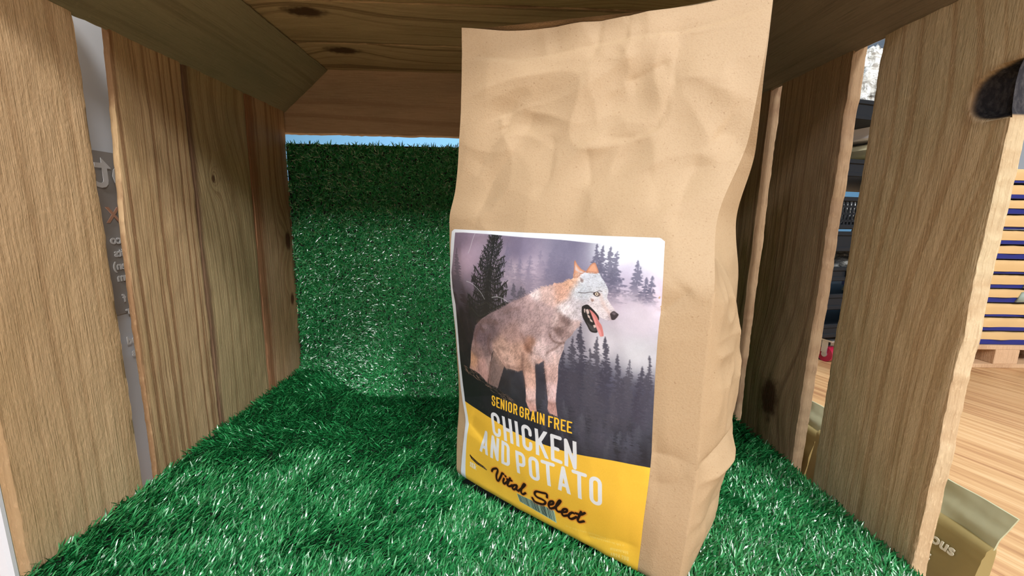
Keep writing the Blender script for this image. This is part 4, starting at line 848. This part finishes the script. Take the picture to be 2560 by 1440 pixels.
# gold stand-up pouches on the floor beside the crate
gold = NT('gold film'); nz = gold.noise(gold.n('TexCoord').outputs['Object'], 26., 3.); gold.bump(nz, .35, .004); gold.out(Base_Color=(.36, .30, .13), Roughness=.38, Metallic=.25)
flapm = NT('pale film'); nz = flapm.noise(flapm.n('TexCoord').outputs['Object'], 30., 3.); flapm.bump(nz, .4, .004); flapm.out(Base_Color=(.52, .55, .38), Roughness=.3, Metallic=.1)
def pouch(y0, y1, x, h, lean, label, letters=()):
    """Front of the pouch faces the crate (-x); lean tips its top outwards."""
    root = empty('gold_pouch', (x + .03, (y0 + y1) / 2, 0), label, 'pouch', 'gold pouches beside the crate')
    nu, nv_ = 40, 60; uu = np.linspace(-1, 1, nu); vv = np.linspace(0, 1, nv_); Ug, Vg = np.meshgrid(uu, vv, indexing='ij')
    hb = h * .885
    th = .027 * np.sqrt(np.clip(1 - Vg, 0, 1)) * (1 - Ug ** 2 * .55) * (1 - .0 * Vg) + .0012
    yy = (y0 + y1) / 2 - Ug * (y1 - y0) / 2 * (1 - .05 * np.sin(Vg * PI)); zz2 = Vg * hb + .0006
    xc = x + lean * Vg ** 1.5
    wr = .0012 * vnoise(np.c_[Ug.ravel() * 3, Vg.ravel() * 14], int(y0 * 100)).reshape(Ug.shape)
    seam = -.0014 * np.exp(-((Vg - .985) / .010) ** 2) - .0012 * np.exp(-((Vg - .955) / .010) ** 2)
    fr = np.stack([xc - th + wr + seam, yy, zz2], -1).reshape(-1, 3); bk = np.stack([xc + th * .8, yy, zz2], -1).reshape(-1, 3); m_ = len(fr)
    rim = []
    for k in range(nv_ - 1): rim += [(k, k + 1, m_ + k + 1, m_ + k), ((nu - 1) * nv_ + k, m_ + (nu - 1) * nv_ + k, m_ + (nu - 1) * nv_ + k + 1, (nu - 1) * nv_ + k + 1)]
    for k in range(nu - 1): rim += [(k * nv_, m_ + k * nv_, m_ + (k + 1) * nv_, (k + 1) * nv_), (k * nv_ + nv_ - 1, (k + 1) * nv_ + nv_ - 1, m_ + (k + 1) * nv_ + nv_ - 1, m_ + k * nv_ + nv_ - 1)]
    put('pouch_body', np_mesh('pouch_body', np.r_[fr, bk], np.r_[grid_quads(nu, nv_), grid_quads(nu, nv_, m_, flip=True), rim], sharp=50), gold.m, root)
    v2 = np.linspace(0, 1, 14); Ug, Vg = np.meshgrid(uu, v2, indexing='ij')
    yy = (y0 + y1) / 2 - Ug * ((y1 - y0) / 2 + .002 * Vg); zz2 = hb - .001 + Vg * (h - hb) - .02 * 0
    xc = x + lean * (1 + .9 * Vg) + .0015 * vnoise(np.c_[Ug.ravel() * 4, Vg.ravel() * 3], 7).reshape(Ug.shape)
    fr = np.stack([xc - .0006, yy, zz2], -1).reshape(-1, 3); bk = fr + (.0012, 0, 0); m_ = len(fr); rim = []
    for k in range(13): rim += [(k, k + 1, m_ + k + 1, m_ + k), ((nu - 1) * 14 + k, m_ + (nu - 1) * 14 + k, m_ + (nu - 1) * 14 + k + 1, (nu - 1) * 14 + k + 1)]
    for k in range(nu - 1): rim += [(k * 14 + 13, (k + 1) * 14 + 13, m_ + (k + 1) * 14 + 13, m_ + k * 14 + 13)]
    put('top_flap', np_mesh('top_flap', np.r_[fr, bk], np.r_[grid_quads(nu, 14), grid_quads(nu, 14, m_, flip=True), rim], sharp=50), flapm.m, root, label='pale green sealed flap')
    return root
p1 = pouch(.2315, .3835, .318, .215, .008, 'gold pouch at lower right, standing on the floor beside the front plank')
cream = flat('cream lettering', (.72, .70, .56), .5)
def pouch_x(y, z):
    v_ = z / (.215 * .885); U_ = (.3075 - y) / .076
    return .318 + .008 * v_ ** 1.5 - (.027 * math.sqrt(max(0, 1 - v_)) * (1 - .55 * U_ * U_) + .0012)
def on_pouch(me, mt, y, z, name, dx=.0):
    V_ = np.empty(len(me.vertices) * 3, np.float32); me.vertices.foreach_get('co', V_); V_ = V_.reshape(-1, 3)
    P_ = np.array([(pouch_x(y - v[0], z + v[1]) - .0012 - v[2] + dx, y - v[0], z + v[1]) for v in V_], np.float32)   # wrap onto the film
    me.vertices.foreach_set('co', P_.ravel()); me.update(); put(name, me, mt, p1)
for txt, sz, ye, z in (('delicious', .0104, .2455, .1715), ('goat', .0088, .2560, .1590)):
    me = text_mesh(txt, sz, offset=.0003); on_pouch(me, cream, ye + max(v.co.x for v in me.vertices), z, 'lettering')
ang = np.linspace(0, 2 * PI, 49)[:-1]
V = np.r_[np.c_[.036 * np.cos(ang), .026 * np.sin(ang), 0 * ang], np.c_[.036 * np.cos(ang), .026 * np.sin(ang), 0 * ang + .0008]]
me = np_mesh('oval_label', V, [(k, (k + 1) % 48, 48 + (k + 1) % 48, 48 + k) for k in range(48)], extra=[list(range(47, -1, -1)), list(range(48, 96))], sharp=40)
on_pouch(me, flat('pale oval print', (.66, .68, .78), .4), .272, .122, 'oval_label', .0)
p2 = pouch(.390, .543, .324, .206, .010, 'gold pouch seen through the gap between the two right planks')

# rolling display rack, seen through the right gap
blackm = flat('black rack metal', (.010, .013, .018), .55, spec=.25); steel = flat('zinc plate', (.55, .57, .60), .3, .8); redw = flat('red caster rubber', (.38, .012, .05), .22)
yelm = flat('yellow tag card', (.80, .66, .02), .6); 
RA = math.radians(14); rx = np.array([math.cos(RA), math.sin(RA), 0]); rbk = np.array([-math.sin(RA), math.cos(RA), 0])
ro = np.array([.9490, 1.134, 0.]) - rx * .05 - rbk * .04
rack = empty('display_rack', tuple(ro), 'black metal display rack on red casters behind the right gap', 'rack')
MR = axes(ro, rx, rbk, (0, 0, 1))
def rp(name, mb, mat, parent=None, label=None): return put(name, mb.mesh(name), mat, parent or rack, MR, label)
for px in (-.06, .60):
    for py in (.03, .40): rp('post', MB().box((px, py, .52), (.022, .022, .90), b=.003), blackm)
for px in (.05, .55):
    for py in (.04, .36):
        cst = rp('caster', MB().box((px, py, .066), (.05, .05, .006), b=.001).box((px - .017, py, .046), (.003, .016, .036)).box((px + .017, py, .046), (.003, .016, .036)), steel, label='zinc plated caster')
        w_ = MB().tube((px - .013, py, .022), (px + .013, py, .022), .022, 28); rp('wheel', w_, redw, cst, 'red wheel'); w2 = MB().tube((px - .016, py, .022), (px + .016, py, .022), .008, 14); rp('hub', w2, steel, cst)
def tray(z, lip, holes):
    m_ = MB().box((.27, .215, z), (.68, .40, .006), b=.001)
    for cz in (z + .003, z + lip): m_.box((.27, .012, cz), (.68, .010, .012), b=.002)
    if holes:
        nx_ = 52
        for k in range(nx_ + 1): m_.box((-.06 + .67 * k / nx_, .012, z + lip / 2), (.0058, .003, lip))
        for r_ in range(1, holes): m_.box((.27, .012, z + lip * r_ / holes), (.68, .003, .006))
    else: m_.box((.27, .012, z + lip / 2), (.68, .004, lip))
    m_.box((-.068, .215, z + lip / 2), (.005, .40, lip)).box((.605, .215, z + lip / 2), (.005, .40, lip))
    return rp('tray', m_, blackm)
for z, lip, hl in ((.085, .03, 0), (.165, .035, 0), (.245, .03, 0), (.325, .045, 0), (.385, .075, 4), (.520, .035, 0), (.660, .040, 0)): tray(z, lip, hl)
for px, z in ((.040, .262), (.078, .250)): rp('price_tag', MB().box((px, .004, z), (.034, .0015, .026)), yelm, label='yellow price tag')
def pillow(name, c, d, mat, label, cat, rz=0., group=None, seed=1, rough=.1, nu=26):
    a_ = np.linspace(-1, 1, nu); A2, B2 = np.meshgrid(a_, a_, indexing='ij'); th = np.clip((1 - np.abs(A2) ** 4) * (1 - np.abs(B2) ** 4), 0, 1) ** .45
    nn = 1 + rough * vnoise(np.c_[A2.ravel() * 3, B2.ravel() * 3], seed).reshape(A2.shape)
    top_ = np.stack([A2 * d[0] / 2, B2 * d[1] / 2, th * nn * d[2] / 2], -1).reshape(-1, 3); bot_ = np.stack([A2 * d[0] / 2, B2 * d[1] / 2, -th * d[2] / 2], -1).reshape(-1, 3); m_ = len(top_)
    me = np_mesh(name, np.r_[top_, bot_], np.r_[grid_quads(nu, nu), grid_quads(nu, nu, m_, flip=True)])
    o = put(name, me, mat, None, Matrix.Translation(c) @ Matrix.Rotation(rz, 4, 'Z')); return tag(o, label, cat, group)
def rk(px, py, z): return tuple(ro + rx * px + rbk * py + np.array([0, 0, z]))
khaki = flat('khaki pack film', (.50, .46, .30), .4); wcard = flat('bright white card', (.88, .90, .95), .5)
def box_thing(name, c, d, mat, label, cat, rz=RA, group=None):
    o = put(name, MB().box((0, 0, 0), d, b=.004).mesh(name), mat, None, Matrix.Translation(c) @ Matrix.Rotation(rz, 4, 'Z')); return tag(o, label, cat, group)
pillow('khaki_pack', rk(.19, .13, .548), (.19, .20, .048), khaki, 'khaki pack lying on the rack, lower of the two', 'packet', RA, 'khaki packs on the rack', 1)
pillow('khaki_pack', rk(.19, .13, .597), (.19, .20, .046), khaki, 'khaki pack lying on the rack under the white box', 'packet', RA, 'khaki packs on the rack', 2)
box_thing('white_box', rk(.19, .13, .6415), (.20, .20, .036), wcard, 'bright white box lying on top of the khaki packs', 'box')
crk = NT('crinkled clear wrap'); vz = crk.noise(crk.n('TexCoord').outputs['Object'], 34., 4., .6, 1.2); crk.bump(vz, .9, .012)
crk.out(Base_Color=crk.ramp(vz, [(.35, (.30, .28, .25)), (.5, (.62, .64, .62)), (.62, (.86, .90, .93))]), Roughness=.18)
def lump(name, c, r, mat, label, cat, seed, group=None):
    u_, v_ = np.linspace(0, 2 * PI, 65)[:-1], np.linspace(.02, PI - .02, 40); Ug, Vg = np.meshgrid(u_, v_, indexing='ij')
    d = np.stack([np.cos(Ug) * np.sin(Vg), np.sin(Ug) * np.sin(Vg), np.cos(Vg)], -1).reshape(-1, 3)
    k = 1 + .22 * vnoise(d * 2.2 + 5, seed) + .13 * (1 - 2 * np.abs(vnoise(d * 5 + 9, seed + 1))); P = d * k[:, None] * np.array(r)
    P[:, 2] = np.maximum(P[:, 2], -r[2] * .8)
    me = np_mesh(name, P, grid_quads(64, 40, wrap=True, flip=True), extra=[[i_ * 40 for i_ in range(64)], [i_ * 40 + 39 for i_ in range(64)][::-1]])
    return tag(put(name, me, mat, None, Matrix.Translation(c)), label, cat, group)
lump('wrapped_toy', rk(.19, .13, .765), (.10, .085, .11), crk.m, 'large crinkled white wrapped toy on the top tray of the rack', 'wrapped toy', 3)
lump('wrapped_toy', rk(.16, .11, .4215), (.075, .075, .040), crk.m, 'small white crinkled wrapped toy in the perforated tray', 'wrapped toy', 8)
lump('wrapped_toy', rk(.16, .11, .2765), (.075, .075, .034), crk.m, 'small pale wrapped toy in the tray above the yellow price tags', 'wrapped toy', 12)

# pallet with lying kraft bags
palw = wm['fresh']; PX0, PX1, PY0, PY1 = 1.16, 1.66, 1.09, 1.40
pal = empty('wooden_pallet', ((PX0 + PX1) / 2, (PY0 + PY1) / 2, 0), 'small wooden pallet under the stack of kraft bags', 'pallet')
for k in range(5): put('deck_board', MB().box((0, 0, 0), (PX1 - PX0, .055, .012), b=.001).mesh('deck_board'), palw, pal, axes(((PX0 + PX1) / 2, PY0 + .03 + k * .062, .060), (1, 0, 0), (0, 1, 0), (0, 0, 1)))
for bx_ in (PX0 + .04, (PX0 + PX1) / 2 + .02, PX1 - .04):
    for by_ in (PY0 + .03, (PY0 + PY1) / 2, PY1 - .03): put('pallet_block', MB().box((0, 0, 0), (.07, .055, .042), b=.001).mesh('pallet_block'), palw, pal, axes((bx_, by_, .033), (1, 0, 0), (0, 1, 0), (0, 0, 1)))
for by_ in (PY0 + .03, (PY0 + PY1) / 2, PY1 - .03): put('skid_board', MB().box((0, 0, 0), (PX1 - PX0, .055, .012), b=.001).mesh('skid_board'), palw, pal, axes(((PX0 + PX1) / 2, by_, .006), (1, 0, 0), (0, 1, 0), (0, 0, 1)))
kr2 = flat('yellow kraft paper', (.64, .43, .20), .65); blu = flat('royal blue paper', (.012, .022, .20), .5); teal = flat('grey green film', (.30, .38, .34), .4)
ORD = ['lowest', 'second', 'third', 'fourth', 'fifth', 'sixth', 'seventh', 'eighth', 'ninth', 'tenth', 'eleventh', 'topmost']
for k in range(12):
    z0 = .0665 + k * .0405; jx, jy = random.uniform(-.012, .012), random.uniform(-.004, .004)
    lab = f'yellow brown kraft bag lying on the pallet, {ORD[k]} of the stack' + ('' if k in (0, 11) else ' from below')
    r = empty('kraft_bag', (1.41 + jx, 1.245 + jy, z0), lab, 'paper bag', 'kraft bags stacked on the pallet')
    nu = 40; a_ = np.linspace(-1, 1, nu); W2, D2, H2 = .235, .142, .0262
    prof_ = [(1.0, .0), (1.0, .25), (.997, .6), (.985, .9), (.95, 1.0)]
    me_ = MB()
    rows = []
    for sc_, hz in prof_:
        t_ = np.linspace(0, 1, 161)[:-1] * 4; side_ = t_.astype(int); f_ = (t_ % 1) * 2 - 1
        cx_ = np.where(side_ == 0, f_, np.where(side_ == 1, 1, np.where(side_ == 2, -f_, -1))); cy_ = np.where(side_ == 0, -1, np.where(side_ == 1, f_, np.where(side_ == 2, 1, -f_)))
        wob_ = .0035 * vnoise(np.c_[cx_ * 5 + k * 3.1, cy_ * 3], 31) + .002 * vnoise(np.c_[cx_ * 14 + k * 3.1, cy_ * 8], 32)
        rows.append(np.c_[cx_ * (W2 * sc_ + wob_), cy_ * (D2 * sc_ + wob_), .0150 - .004 * (k * 7 % 3) + hz * (H2 - .0045 + .004 * (k * 7 % 3) + wob_ * .3)])
    Vr = np.stack(rows, 1); me = np_mesh('bag_body', Vr.reshape(-1, 3), grid_quads(160, 5, wrap=True), extra=[[i_ * 5 for i_ in range(160)][::-1], [i_ * 5 + 4 for i_ in range(160)]], sharp=50)
    W_ = Matrix.Translation(r.location)
    put('bag_body', me, kr2, r, W_); put('blue_band', MB().box((0, 0, .0075 - .002 * (k * 7 % 3)), (W2 * 1.98, D2 * 1.975, .0148 - .004 * (k * 7 % 3)), b=.001).mesh('blue_band'), blu, r, W_, label='royal blue band')
    if k in (2, 3, 4, 6, 8):
        tx = .03 + .012 * (k % 3); V = np.array([(tx, -D2 - .004, .002), (tx + .05, -D2 - .008, -.006 + .01), (tx + .055, -D2 - .004, .036), (tx + .012, -D2 - .005, .030), (tx + .03, -D2 - .015, .018)])
        put('film_corner', np_mesh('film_corner', np.r_[V, V[:4] + (0, .006, 0)], [(0, 3, 8, 5), (3, 2, 7, 8), (2, 1, 6, 7), (1, 0, 5, 6), (5, 8, 7, 6)], extra=[(0, 1, 4), (1, 2, 4), (2, 3, 4), (3, 0, 4)], smooth=False), teal, r, W_, label='grey green film corner')
